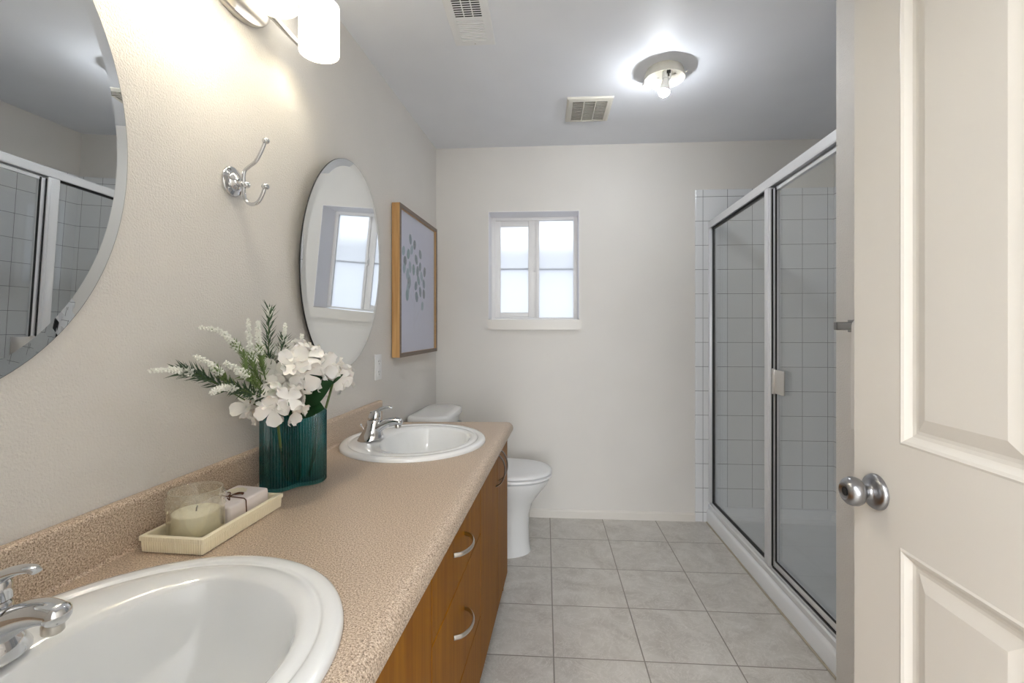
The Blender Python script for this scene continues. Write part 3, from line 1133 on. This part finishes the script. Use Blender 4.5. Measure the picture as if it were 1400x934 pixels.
b.ring_loft([rect(0, 0, -.0005), rect(.002, .002, -.010), rect(.012, .014, -.016), rect(.030, .022, -.017), rect(.030, .022, -.002)], False, False)
b.build('grille_frame', M['cream_metal'], gv, angle=20)
MB().box(-hx + .03, hx - .03, -hy + .022, hy - .022, -.0025, -.0012).build('backing', M['dark'], gv, smooth=False)  # dark sheet in place of shade behind the louvres
b = MB()
ns = 13
for i in range(ns):
    y = -hy + .030 + (2 * hy - .060) * i / (ns - 1)
    b.extrude_poly([(-hx + .03, y - .0060, -.0150), (-hx + .03, y - .0040, -.0165), (-hx + .03, y + .0065, -.006), (-hx + .03, y + .0050, -.005)], (2 * hx - .06, 0, 0))
for x in (-.03, .03):
    b.box(x - .0025, x + .0025, -hy + .022, hy - .022, -.0168, -.010)
b.build('louvre', M['cream_metal'], gv, smooth=False)

rg = thing('ceiling_register', 'long white ceiling air register with dark open slots, at the top edge', 'air vent', (-.287, 1.66, ZC), 0.0)
hx, hy = .083, .312
b = MB()
b.ring_loft([rect(0, 0, -.0005), rect(.001, .001, -.004), rect(.004, .004, -.0055), rect(.032, .036, -.0062), rect(.032, .036, -.0015)], False, False)
b.build('register_frame', M['white_plastic'], rg, angle=20)
MB().box(-hx + .032, hx - .032, -hy + .036, .138, -.0014, -.0008).build('backing', M['dark'], rg, smooth=False)  # dark sheet stands in for a shaded duct; the ceiling is solid
MB().box(-hx + .032, hx - .032, .138, hy - .036, -.0030, -.0008).build('closed_bank', M['white_plastic'], rg, smooth=False)
b = MB()
y = -hy + .040
while y < hy - .036:
    if y < .132:
        b.extrude_poly([(-hx + .032, y, -.0052), (-hx + .032, y + .0036, -.0062), (-hx + .032, y + .0036, -.0056), (-hx + .032, y, -.0046)], (2 * hx - .064, 0, 0))
    elif y < .148:
        b.box(-hx + .032, hx - .032, .132, .149, -.0062, -.003)
    else:
        b.extrude_poly([(-hx + .032, y, -.0062), (-hx + .032, y + .0112, -.0046), (-hx + .032, y + .0112, -.0034), (-hx + .032, y, -.0034)], (2 * hx - .064, 0, 0))
    y += .0125
for x in (-.017, .017):
    b.box(x - .0018, x + .0018, -hy + .036, .138, -.0048, -.0015)
b.build('louvre', M['white_plastic'], rg, smooth=False)
b = MB()
b.lathe([(.0, -.0064), (.003, -.0064), (.003, -.0058), (.0, -.0056)], (0, hy - .014, 0), 'z', 12)
b.build('screw', M['nickel'], rg)

# ================================================================== shower
XC = 1.021
sp = thing('shower_pan', 'white acrylic shower base with a raised front curb', 'shower base', (0, 0, 0))
b = MB()
y0, y1 = YS + t0 + .001, YB - t0 - .001
prof = [(XC, 0.001), (XC, .070), (XC + .004, .080), (XC + .012, .087), (XC + .022, .089), (XC + .075, .089), (XC + .088, .085), (XC + .096, .075), (XC + .105, .050), (XC + .13, .042), (1.50, .036),
        (XR - .09, .042), (XR - .05, .050), (XR - .032, .075), (XR - .028, .098), (XR - t0 - .001, .100), (XR - t0 - .001, .001)]
b.ring_loft([[(x, y0, z) for x, z in prof], [(x, y1, z) for x, z in prof]])
for ya, s in ((y0, 1), (y1, -1)):
    pr = [(ya, .036), (ya, .100), (ya + s * .018, .098), (ya + s * .024, .075), (ya + s * .04, .048), (ya + s * .08, .038), (ya + s * .08, .03)]
    b.extrude_poly([(XC + .10, y, z) for y, z in pr], (XR - t0 - XC - .104, 0, 0))
b.build('basin', M['acrylic'], sp, angle=35)
b = MB()
b.tube([(XC - .004, YS + .02, .0035), (XC - .003, 2.0, .004), (XC - .005, 2.3, .003), (XC - .003, 2.6, .0035), (XC - .003, YB - .02, .003)], .0045, 8)
tag(b.build('caulk_line', simple('aged_caulk', lin(176, 168, 152), 0.7), sp), 'aged beige caulk along the curb foot')

se = thing('shower_enclosure', 'framed grey glass shower enclosure with silver rails and a door pull', 'shower enclosure', (0, 0, 0))
xa, xb = 1.036, 1.066
ya, yb = YS + t0 + .002, YB - t0 - .001
RT = 0.0


def railz(y):
    return 1.856 + (YB - y) * 0.030


b = MB()
for z0_, z1_, xo in ((0.0, .046, 0.0), (.046, .050, -.003)):
    r_ = []
    for y in (yb, ya):
        z = railz(y)
        r_.append([(xa - .003, y, z), (xa - .005, y, z + .006), (xa - .005, y, z + .040), (xa, y, z + .046), (xb + .012, y, z + .046), (xb + .016, y, z + .040), (xb + .016, y, z), (xb + .004, y, z), (xb + .004, y, z + .012), (xa + .004, y, z + .012), (xa + .004, y, z)])
b.ring_loft(r_)
b.build('header_rail', M['alu'], se, smooth=False)
b = MB()
b.ring_loft([[(xa - .004, y, .0895), (xa - .004, y, .112), (xa + .002, y, .118), (xa + .010, y, .118), (xa + .012, y, .128), (xa + .026, y, .130), (xb + .006, y, .130), (xb + .012, y, .120), (xb + .012, y, .0895)] for y in (yb, ya)])
b.build('sill_track', M['alu'], se, smooth=False)
b = MB()
b.box(xa - .004, xb + .012, yb - .026, yb, .131, railz(yb) - .002, .002)
b.build('wall_jamb', M['alu'], se)
b = MB()
b.box(xa - .004, xb + .012, ya, ya + .022, .131, railz(ya) - .002, .002)
b.build('wall_jamb', M['alu'], se)
ysl, ysr = 2.272, 2.332
b = MB()
b.box(xa - .004, xb + .006, ysl, ysr, .131, railz(ysr) - .001, .003)
b.box(xa - .007, xa, ysl + .012, ysr - .008, .131, railz(ysr) - .001, .002)
b.build('centre_post', M['alu'], se)
fp = MB().box(xa + .016, xa + .022, ysr - .004, yb - .024, .126, railz(yb) + .010).build('fixed_pane', M['shower_glass'], se, smooth=False)
b = MB()
g0, g1 = ysr + .001, yb - .026
for (p, q, r2, s2) in ((g0, g0 + .007, .131, railz(g0)), (g1 - .009, g1, .131, railz(g1))):
    b.box(xa + .011, xa + .027, p, q, r2, s2 - .001)
b.box(xa + .011, xa + .027, g0, g1, .1305, .138)
r_ = [[(xa + .011, y, railz(y) - .010), (xa + .027, y, railz(y) - .010), (xa + .027, y, railz(y) + .002), (xa + .011, y, railz(y) + .002)] for y in (g0, g1)]
b.ring_loft(r_)
tag(b.build('seal', M['gasket'], se, smooth=False), 'black rubber seal round the fixed pane')
# hinged door of the enclosure
d0, d1 = ya + .026, ysl - .003
b = MB()
b.box(xa + .008, xa + .028, d1 - .028, d1, .140, railz(d1) - .012, .002)
b.box(xa + .008, xa + .028, d0, d0 + .024, .140, railz(d0) - .012, .002)
b.box(xa + .008, xa + .028, d0 + .024, d1 - .028, .140, .172, .002)
b.ring_loft([[(xa + .010, y, railz(y) - .026), (xa + .026, y, railz(y) - .026), (xa + .026, y, railz(y) - .012), (xa + .010, y, railz(y) - .012)] for y in (d0 + .024, d1 - .028)])
dr = b.build('shower_door', M['alu'], se)
MB().box(xa + .015, xa + .021, d0 + .022, d1 - .026, .168, railz(d1) - .02).build('door_pane', M['shower_glass'], dr, smooth=False)
b = MB()
b.box(xa + .006, xa + .0125, d1 - .0285, d1 - .022, .172, railz(d1) - .013)
b.box(xa + .0055, xa + .012, d0 + .024, d1 - .028, .170, .175)
b.box(xa + .004, xa + .030, d0, d1, .1325, .139)
b.box(xa + .002, xa + .010, d1 - .001, d1 + .003, .14, railz(d1) - .012)
b.build('door_seal', M['gasket'], dr, smooth=False)
b = MB()
b.box(xa - .002, xa + .0085, d1 - .026, d1 - .006, .930, 1.046, .002)
b.box(xa + .001, xa + .008, d1 - .112, d1 - .024, .934, 1.042, .002)
b.box(xa + .008, xa + .0145, d1 - .060, d1 - .040, .960, 1.016, .001)
b.build('door_pull', M['nickel'], dr)

# ================================================================== towel bar and towel
tb = thing('towel_bar', 'square nickel towel bar on the wall behind the door', 'towel bar', (XP, 1.617, 1.239))
for y in (0, -.60):
    b = MB()
    b.box(-.014, -.0005, y - .020, y + .016, -.020, .020, .002)
    b.box(-.062, -.012, y - .008, y + .008, -.013, .013, .002)
    b.build('bracket', M['dark_steel'], tb)
MB().box(-.060, -.046, -.60, -.002, -.011, .011, .002).build('bar', M['dark_steel'], tb)
tw = MB()


def towel(y0, y1, xc, r, zf, zk, th=.010):
    prof = []
    xo, xi = r + th, r
    out = [(-xo, zf)] + [(-xo, zf + (0 - zf) * i / 5) for i in range(1, 6)]
    out += [(-xo * cos(t_), xo * sin(t_)) for t_ in (pi / 8, pi / 4, 3 * pi / 8, pi / 2, 5 * pi / 8, 3 * pi / 4, 7 * pi / 8)]
    out += [(xo, 0), (xo, zk)]
    inn = [(xi, zk), (xi, 0)] + [(xi * cos(t_), xi * sin(t_)) for t_ in (pi / 8, pi / 4, 3 * pi / 8, pi / 2, 5 * pi / 8, 3 * pi / 4, 7 * pi / 8)] + [(-xi, 0), (-xi, zf)]
    prof = out + inn
    ys_ = [y0 + (y1 - y0) * i / 10 for i in range(11)]
    tw.ring_loft([[(xc + x + .002 * sin(y * 60 + z * 9), y, z) for x, z in prof] for y in ys_])


towel(-.48, 0.0, 0, .0105, -.46, -.40, .006)
towel(-.40, 0.0035, 0, .017, -.31, -.30, .006)
tag(tw.build('towel', M['towel'], loc=(XP - .053, 1.508, 1.240), angle=50), 'folded white towel on the bar, mostly hidden behind the door', 'towel')

# ================================================================== things on the counter
ZT = CT + .0008
# ribbed teal vase, figure-eight section
vs = wthing('vase', 'ribbed teal glass vase holding white flowers on the counter', 'vase', .115, 1.832, ZT)
cA, cB, rv = Vector((-.027, -.036)), Vector((.029, .036)), .040


def vase_outline(off, ribs, n_=640):
    out = []
    for i in range(n_):
        t_ = 2 * pi * i / n_
        d_ = Vector((cos(t_), sin(t_)))
        # smooth union of two discs by ray march
        lo, hi = 0.0, .15
        for _ in range(28):
            m_ = (lo + hi) / 2
            p = d_ * m_
            fa, fb = (p - cA).length - rv, (p - cB).length - rv
            kk_ = .055
            h_ = max(0, min(1, .5 + .5 * (fb - fa) / kk_))
            f_ = fb * (1 - h_) + fa * h_ - kk_ * h_ * (1 - h_)
            if f_ < 0:
                lo = m_
            else:
                hi = m_
        out.append(d_ * (lo + off))
    # ribs follow the arc length
    L = [0]
    for a_, b_ in zip(out, out[1:] + out[:1]):
        L.append(L[-1] + (b_ - a_).length)
    nr = 62
    res = []
    for i, p in enumerate(out):
        r_ = abs(sin(pi * nr * L[i] / L[-1]))
        res.append(p * (1 + ribs * (r_ - .5) / max(p.length, .02)))
    return res


o_ = vase_outline(0, .0052)
o_s = vase_outline(-.002, .0020)
i_ = vase_outline(-.0042, 0)
VH = .205
b = MB()
P3 = lambda pts, z, s=1.0: [(p.x * s, p.y * s, z) for p in pts]
b.ring_loft([P3(o_s, 0.0, .97), P3(o_s, .002), P3(o_, .006), P3(o_, VH - .006), P3(o_s, VH - .001), P3(i_, VH - .001), P3(i_, VH - .006), P3(i_, .014), P3(i_, .010, .95)], True, True)
b.build('glass_body', M['teal'], vs, angle=55)

# flowers: a floret shared by all heads
def floret_mesh(name, R, cup):
    bm = bmesh.new()
    for q in range(4):
        ang = q * pi / 2 + .2
        rows = []
        for i in range(6):
            f = i / 5
            wd = R * (.06, .20, .36, .45, .40, .20)[i]
            row = []
            for j in range(5):
                s = (j - 2) / 2
                x = R * f
                y = wd * s
                z = cup * R * (f ** 1.6) + .16 * R * s * s * f - .05 * R * sin(f * 7 + q) + (q % 2) * .04 * R + .05 * R * s * sin(q * 2.1)
                if i == 5:
                    x -= R * .14 * s * s
                row.append(bm.verts.new((x * cos(ang) - y * sin(ang), x * sin(ang) + y * cos(ang), z)))
            rows.append(row)
        for a_, b_ in zip(rows, rows[1:]):
            for j in range(4):
                bm.faces.new((a_[j], a_[j + 1], b_[j + 1], b_[j]))
    g = bmesh.ops.create_uvsphere(bm, u_segments=8, v_segments=6, radius=R * .07)
    me = bpy.data.meshes.new(name)
    bm.to_mesh(me)
    bm.free()
    me.polygons.foreach_set('use_smooth', [True] * len(me.polygons))
    me.materials.append(M['petal'])
    return me


FL = [floret_mesh('floret', .046, .20), floret_mesh('floret', .043, .40), floret_mesh('floret', .042, .04)]


def leaf_bm(b, base, direction, L, Wd, up=(0, 0, 1), curl=.25):
    d_ = Vector(direction).normalized()
    side = d_.cross(Vector(up)).normalized()
    nn = side.cross(d_).normalized()
    bm = b.bm
    rows = []
    for i in range(9):
        f = i / 8
        w_ = Wd * (sin(pi * (f ** .8)) ** .9) + .0004
        row = []
        for j in (-2, -1, 0, 1, 2):
            p = Vector(base) + d_ * (L * f) + side * (w_ * j / 2) + nn * (abs(j) * w_ * .18 - curl * L * f * f)
            row.append(bm.verts.new(p))
        rows.append(row)
    for a_, c_ in zip(rows, rows[1:]):
        for j in range(4):
            bm.faces.new((a_[j], a_[j + 1], c_[j + 1], c_[j]))


def hydrangea(label, head, r, n, foot, leaves, squash=(1, 1, .85)):
    """head and foot in (u,w,z)"""
    o = wl(*foot)
    t = thing('hydrangea', label, 'flower', o, 0, 'white hydrangeas in the vase')
    hc = wl(*head) - o
    b = MB()
    b.tube(sm([(0, 0, 0), hc * .45 + Vector((0, 0, .01)), hc * .85, hc], 5), .0035, 10)
    b.build('stem', M['stem'], t)
    ga = pi * (3 - sqrt(5))
    rnd = random.Random(len(label) * 13 + n)
    for i in range(n):
        zz = 1 - 1.72 * (i + .5) / n
        rr = sqrt(max(0, 1 - zz * zz))
        d_ = Vector((rr * cos(ga * i), rr * sin(ga * i), zz))
        p = hc + Vector((d_.x * r * squash[0], d_.y * r * squash[1], d_.z * r * squash[2])) * rnd.uniform(.86, 1.04)
        f = bpy.data.objects.new('floret', FL[i % 3])
        COL.objects.link(f)
        f.parent = t
        f.location = p
        dd = (d_ + Vector((rnd.uniform(-.3, .3), rnd.uniform(-.3, .3), rnd.uniform(-.15, .3)))).normalized()
        f.rotation_euler = (dd.to_track_quat('Z', 'Y') @ Matrix.Rotation(rnd.uniform(0, 6.28), 3, 'Z').to_quaternion()).to_euler()
        s_ = rnd.uniform(.85, 1.12)
        f.scale = (s_, s_, s_)
    for (bs, dr_, L, Wd) in leaves:
        b = MB()
        base = wl(*bs) - o
        dv = wl(bs[0] + dr_[0], bs[1] + dr_[1], bs[2] + dr_[2]) - wl(*bs)
        leaf_bm(b, base, dv, L, Wd, (.2, -.85, .45), .12)
        b.build('leaf', M['leaf'], t)
    return t


VF = ZT + .016
hydrangea('big round white hydrangea head rising above the right of the vase', (.126, 1.838, 1.124), .062, 26, (.125, 1.815, VF),
          [((.145, 1.79, 1.08), (.10, -.06, .03), .085, .030), ((.13, 1.86, 1.05), (.03, .08, -.06), .07, .026)], (1.34, 1.34, .92))
hydrangea('white hydrangea head drooping over the left rim of the vase', (.138, 1.952, 1.046), .048, 15, (.10, 1.855, VF),
          [((.11, 1.88, 1.03), (.05, .08, -.02), .07, .022)], (1.35, 1.35, .72))
hydrangea('small white hydrangea head hanging at the right behind the dark leaf', (.176, 1.724, 1.086), .034, 9, (.142, 1.800, VF),
          [((.142, 1.835, 1.040), (.075, .0, .045), .095, .046), ((.13, 1.83, 1.012), (.07, .01, .004), .075, .034)])

# sprigs
SP = {
    'A': [(0.1, 1.99, 1.05), (0.09, 2.084, 1.105), (0.08, 2.14, 1.135), (0.07, 2.183, 1.148), (0.06, 2.231, 1.151)],
    'B': [(0.09, 1.985, 1.105), (0.08, 1.985, 1.159), (0.07, 2.016, 1.2), (0.06, 2.046, 1.226), (0.05, 2.094, 1.235)],
    'C': [(0.11, 2.0, 1.066), (0.1, 2.074, 1.115), (0.09, 2.106, 1.151), (0.09, 2.156, 1.175)],
    'D': [(0.1, 1.958, 1.102), (0.09, 1.972, 1.149), (0.08, 1.969, 1.204), (0.08, 1.974, 1.254)],
    'E': [(0.1, 1.907, 1.097), (0.1, 1.92, 1.155), (0.1, 1.923, 1.221), (0.1, 1.917, 1.284)],
    'F': [(0.11, 1.904, 1.097), (0.11, 1.885, 1.153), (0.12, 1.887, 1.201), (0.12, 1.881, 1.244)],
    'G': [(0.13, 2.0, 1.066), (0.14, 2.092, 1.098), (0.14, 2.137, 1.107), (0.15, 2.183, 1.103)],
    'H': [(0.11, 1.986, 1.097), (0.11, 2.026, 1.127), (0.11, 2.064, 1.144), (0.11, 2.089, 1.155)],
    'I': [(0.10, 1.80, 1.126), (0.10, 1.778, 1.167), (0.10, 1.766, 1.213)],
    'J': [(0.12, 1.967, 1.113), (0.12, 1.981, 1.159), (0.12, 1.99, 1.21), (0.12, 1.993, 1.249)],
    'K': [(0.13, 1.988, 1.07), (0.13, 2.028, 1.111), (0.13, 2.066, 1.128), (0.14, 2.108, 1.152)],
}
# (label, white part starts at, needle colour, needles start)
SPI = {
    'A': ('longest sprig reaching far left, dark needles and a white tip', .60, 'sprig', .30),
    'B': ('white flowering sprig arching up to the left', .45, 'sprig_light', .15),
    'C': ('short white flower spike at the left, above the dark sprig', .55, 'sprig_light', .2),
    'D': ('slim white flower spike standing upright left of the tall sprig', .45, 'sprig_light', .15),
    'E': ('tallest sprig, dark needles up to a white tip', .90, 'sprig', .30),
    'F': ('sprig with white buds right of the tallest one', .66, 'sprig', .3),
    'G': ('low white flower spike pointing to the left above the tray', .50, 'sprig', .12),
    'H': ('thick white flower spike in the middle of the sprigs', .35, 'sprig_light', .1),
    'I': ('small pale tip showing above the hydrangea head', .55, 'sprig_light', .3),
    'J': ('thin pale flower spike just left of the tallest sprig', .5, 'sprig_light', .2),
    'K': ('feathery green sprig low at the left of the vase', .6, 'sprig_light', .1),
}
for key, pts in SP.items():
    label, wf, gm, nf = SPI[key]
    rnd = random.Random(ord(key))
    foot = Vector(wl(.088 + .05 * rnd.random(), 1.86 - .05 * rnd.random(), VF))
    path = [foot, Vector(wl(.105, 1.862, ZT + .19)) + Vector((rnd.uniform(-.015, .015), rnd.uniform(-.015, .015), 0))] + [Vector(wl(*p)) for p in pts]
    C = [p - foot for p in sm(path, 8)]
    t = thing('flower_sprig', label, 'flower', foot, 0, 'needle-leaved sprigs in the vase')
    b = MB()
    n_ = len(C)
    b.tube(C, [.0022 - .0014 * i / (n_ - 1) for i in range(n_)], 7)
    b.build('stem', M['stem'], t)
    # resample the part above the rim
    k0 = 8 + 2
    seg = C[k0:]
    nb_, bb_ = MB(), MB()

    def at(f):
        x = f * (len(seg) - 1)
        i = min(int(x), len(seg) - 2)
        return seg[i].lerp(seg[i + 1], x - i), (seg[i + 1] - seg[i]).normalized()
    Ltot = sum((q - p).length for p, q in zip(seg, seg[1:]))
    nn_ = int(Ltot * (210 if gm == 'sprig' else 300))
    for i in range(nn_):
        f = nf + (wf + .10 - nf) * i / nn_
        if f > 1:
            break
        p, d_ = at(min(f, .999))
        o1 = d_.orthogonal().normalized()
        o1 = Matrix.Rotation(i * 2.4 + rnd.uniform(-.3, .3), 3, d_) @ o1
        dd = (d_ * .9 + o1 * .75).normalized()
        Ln = rnd.uniform(.022, .034) * (1.2 if gm == 'sprig' else .75)
        sd = dd.cross(d_).normalized() * (.0027 if gm == 'sprig' else .0026)
        bm = nb_.bm
        v = [bm.verts.new(q) for q in (p, p + dd * Ln * .4 + sd, p + dd * Ln, p + dd * Ln * .4 - sd)]
        top_ = bm.verts.new(p + dd * Ln * .45 + dd.cross(sd).normalized() * .0012)
        for a_, c_ in ((0, 1), (1, 2), (2, 3), (3, 0)):
            bm.faces.new((v[a_], v[c_], top_))
    nb_.build('needle_leaves', M[gm], t)
    mb_ = int((1 - wf) * Ltot * 520) + 10
    for i in range(mb_):
        f = wf + (1 - wf) * (i + .5) / mb_
        p, d_ = at(min(f, .999))
        o1 = Matrix.Rotation(i * 2.4, 3, d_) @ d_.orthogonal().normalized()
        k_ = 1 - .55 * (f - wf) / (1 - wf)
        c = p + o1 * (.0070 * k_ * rnd.uniform(.25, 1.25)) + d_ * .003
        r_ = (.0021 * k_ + .0008) * rnd.uniform(.7, 1.2)
        g = bmesh.ops.create_icosphere(bb_.bm, subdivisions=1, radius=1)
        for v in g['verts']:
            co = v.co
            v.co = c + o1 * (co.x * r_ * 1.9) + d_ * (co.y * r_ * 1.3) + o1.cross(d_) * (co.z * r_)
    bb_.build('white_buds', M['bud'], t)

# ribbed tray
ty = wthing('tray', 'rectangular cream ribbed tray holding the candle and soap', 'tray', .111, 2.112, ZT)
hx, hy, TH = .066, .127, .032


def ribrect(hx, hy, z, amp, n_long=54, n_short=26, r=.004):
    pts = []
    per = []
    for (xa_, ya_, xb_, yb_, nn) in ((-hx, -hy, hx, -hy, n_short), (hx, -hy, hx, hy, n_long), (hx, hy, -hx, hy, n_short), (-hx, hy, -hx, -hy, n_long)):
        d_ = Vector((xb_ - xa_, yb_ - ya_)).normalized()
        nrm = Vector((d_.y, -d_.x))
        m_ = nn * 4
        for i in range(m_):
            f = i / m_
            a_ = amp * (0.0 if i % 4 == 0 else 1.0)
            if i == 0:
                a_ = 0
            pts.append((xa_ + (xb_ - xa_) * f + nrm.x * a_, ya_ + (yb_ - ya_) * f + nrm.y * a_, z))
    return pts


b = MB()
b.ring_loft([ribrect(hx - .003, hy - .003, 0, .0), ribrect(hx - .002, hy - .002, .001, .0013), ribrect(hx - .001, hy - .001, TH - .011, .0013), ribrect(hx - .001, hy - .001, TH - .0105, .001),
             ribrect(hx + .0016, hy + .0016, TH - .009, .0008), ribrect(hx + .0016, hy + .0016, TH - .001, .0008), ribrect(hx + .0005, hy + .0005, TH, .0),
             ribrect(hx - .0065, hy - .0065, TH, 0), ribrect(hx - .007, hy - .007, TH - .001, 0), ribrect(hx - .0075, hy - .0075, .006, 0)])
tag(b.build('tray_body', M['tray'], ty, angle=25), 'cream ribbed tray body')

# candle in a pressed glass
ZI = ZT + .0068
cn = wthing('candle', 'cream candle in a studded clear glass on the tray', 'candle', .107, 2.172, ZI)
b = MB()
R_, H_ = .049, .096
nS, nH = 96, 46
rings = []
for j in range(nH + 1):
    z = H_ * j / nH
    ring = []
    for i in range(nS):
        t_ = 2 * pi * i / nS
        stud = 0
        if z > .058 and z < .088:
            stud = .0052 * max(0, sin(t_ * 15 + (pi if int((z - .058) / .010) % 2 else 0))) * max(0, sin(pi * ((z - .058) % .010) / .010))
        elif z <= .056 and z > .006:
            stud = .0024 * abs(sin(t_ * 12))
        rim = .0016 if .056 < z < .060 else 0
        r_ = R_ - (.004 if z < .003 else 0) + stud + rim
        ring.append((r_ * cos(t_), r_ * sin(t_), z))
    rings.append(ring)
for r_, z in ((R_ - .002, H_ + .001), (R_ - .004, H_), (R_ - .0045, H_ - .004), (R_ - .0045, .012), (R_ - .008, .009), (.001, .0085)):
    rings.append([(r_ * cos(2 * pi * i / nS), r_ * sin(2 * pi * i / nS), z) for i in range(nS)])
b.ring_loft(rings)
b.build('glass_cup', M['jar'], cn, angle=60)
b = MB()
b.lathe([(.0, .0095), (R_ - .0085, .0098), (R_ - .0052, .013), (R_ - .0052, .050), (R_ - .007, .0515), (R_ - .012, .0505), (.0, .050)], (0, 0, 0), 'z', 48)
wx = b.build('wax', M['wax'], cn, angle=50)
b = MB()
b.tube([(0, 0, .049), (.001, 0, .056), (.002, .001, .061)], .0012, 8)
b.build('wick', M['dark'], wx)

# wrapped soap with twine and tag
so_ = wthing('wrapped_soap', 'paper-wrapped soap bar tied with brown twine, on the tray', 'soap', .106, 2.056, ZI)
so_.rotation_euler = (Matrix.Rotation(-PHI + radians(-8), 3, 'Z') @ Matrix.Rotation(radians(3), 3, 'X')).to_euler()
b = MB()
b.box(-.044, .044, -.058, .058, .003, .043, .006, 3)
bar = b.build('paper_wrap', M['wrap'], so_, angle=50)
b = MB()
b.extrude_poly([(.0444, -.052, .006), (.0447, -.052, .006), (.0447, -.0, .040), (.0444, -.0, .040)], (0, .05, 0))
b = MB()
e = .0012
loop = [(-.0452, 0, .022), (-.0450, 0, .0405), (-.040, 0, .0445), (.040, 0, .0445), (.0450, 0, .0405), (.0452, 0, .022), (.0450, 0, .0055), (.040, 0, .0018), (-.040, 0, .0018), (-.0450, 0, .0055), (-.0452, 0, .022)]
b.tube([(x, -.012, z) for x, _, z in loop], e, 8)
for sgn in (-1, 1):
    b.tube(sm([(.0, -.012, .0450), (.012, -.012 + sgn * .012, .050), (.020, -.012 + sgn * .020, .0465), (.004, -.012 + sgn * .010, .0455)], 5), e, 8)
    b.tube(sm([(.0, -.012, .0455), (-.010 * sgn, -.012 + .012, .048), (-.022 * sgn, -.012 + .016, .0455)], 4), e, 8)
b.sphere((0, -.012, .0462), .003, 10)
b.build('twine', M['twine'], so_)
b = MB()
ring = []
for i in range(48):
    t_ = 2 * pi * i / 48
    r_ = .021 + .0022 * sin(9 * t_)
    ring.append((r_ * cos(t_) - .012, r_ * .8 * sin(t_) + .022))
b.ring_loft([[(x, y, .0436) for x, y in ring], [(x, y, .0446) for x, y in ring]])
b.build('tag', M['tag'], so_, smooth=False)
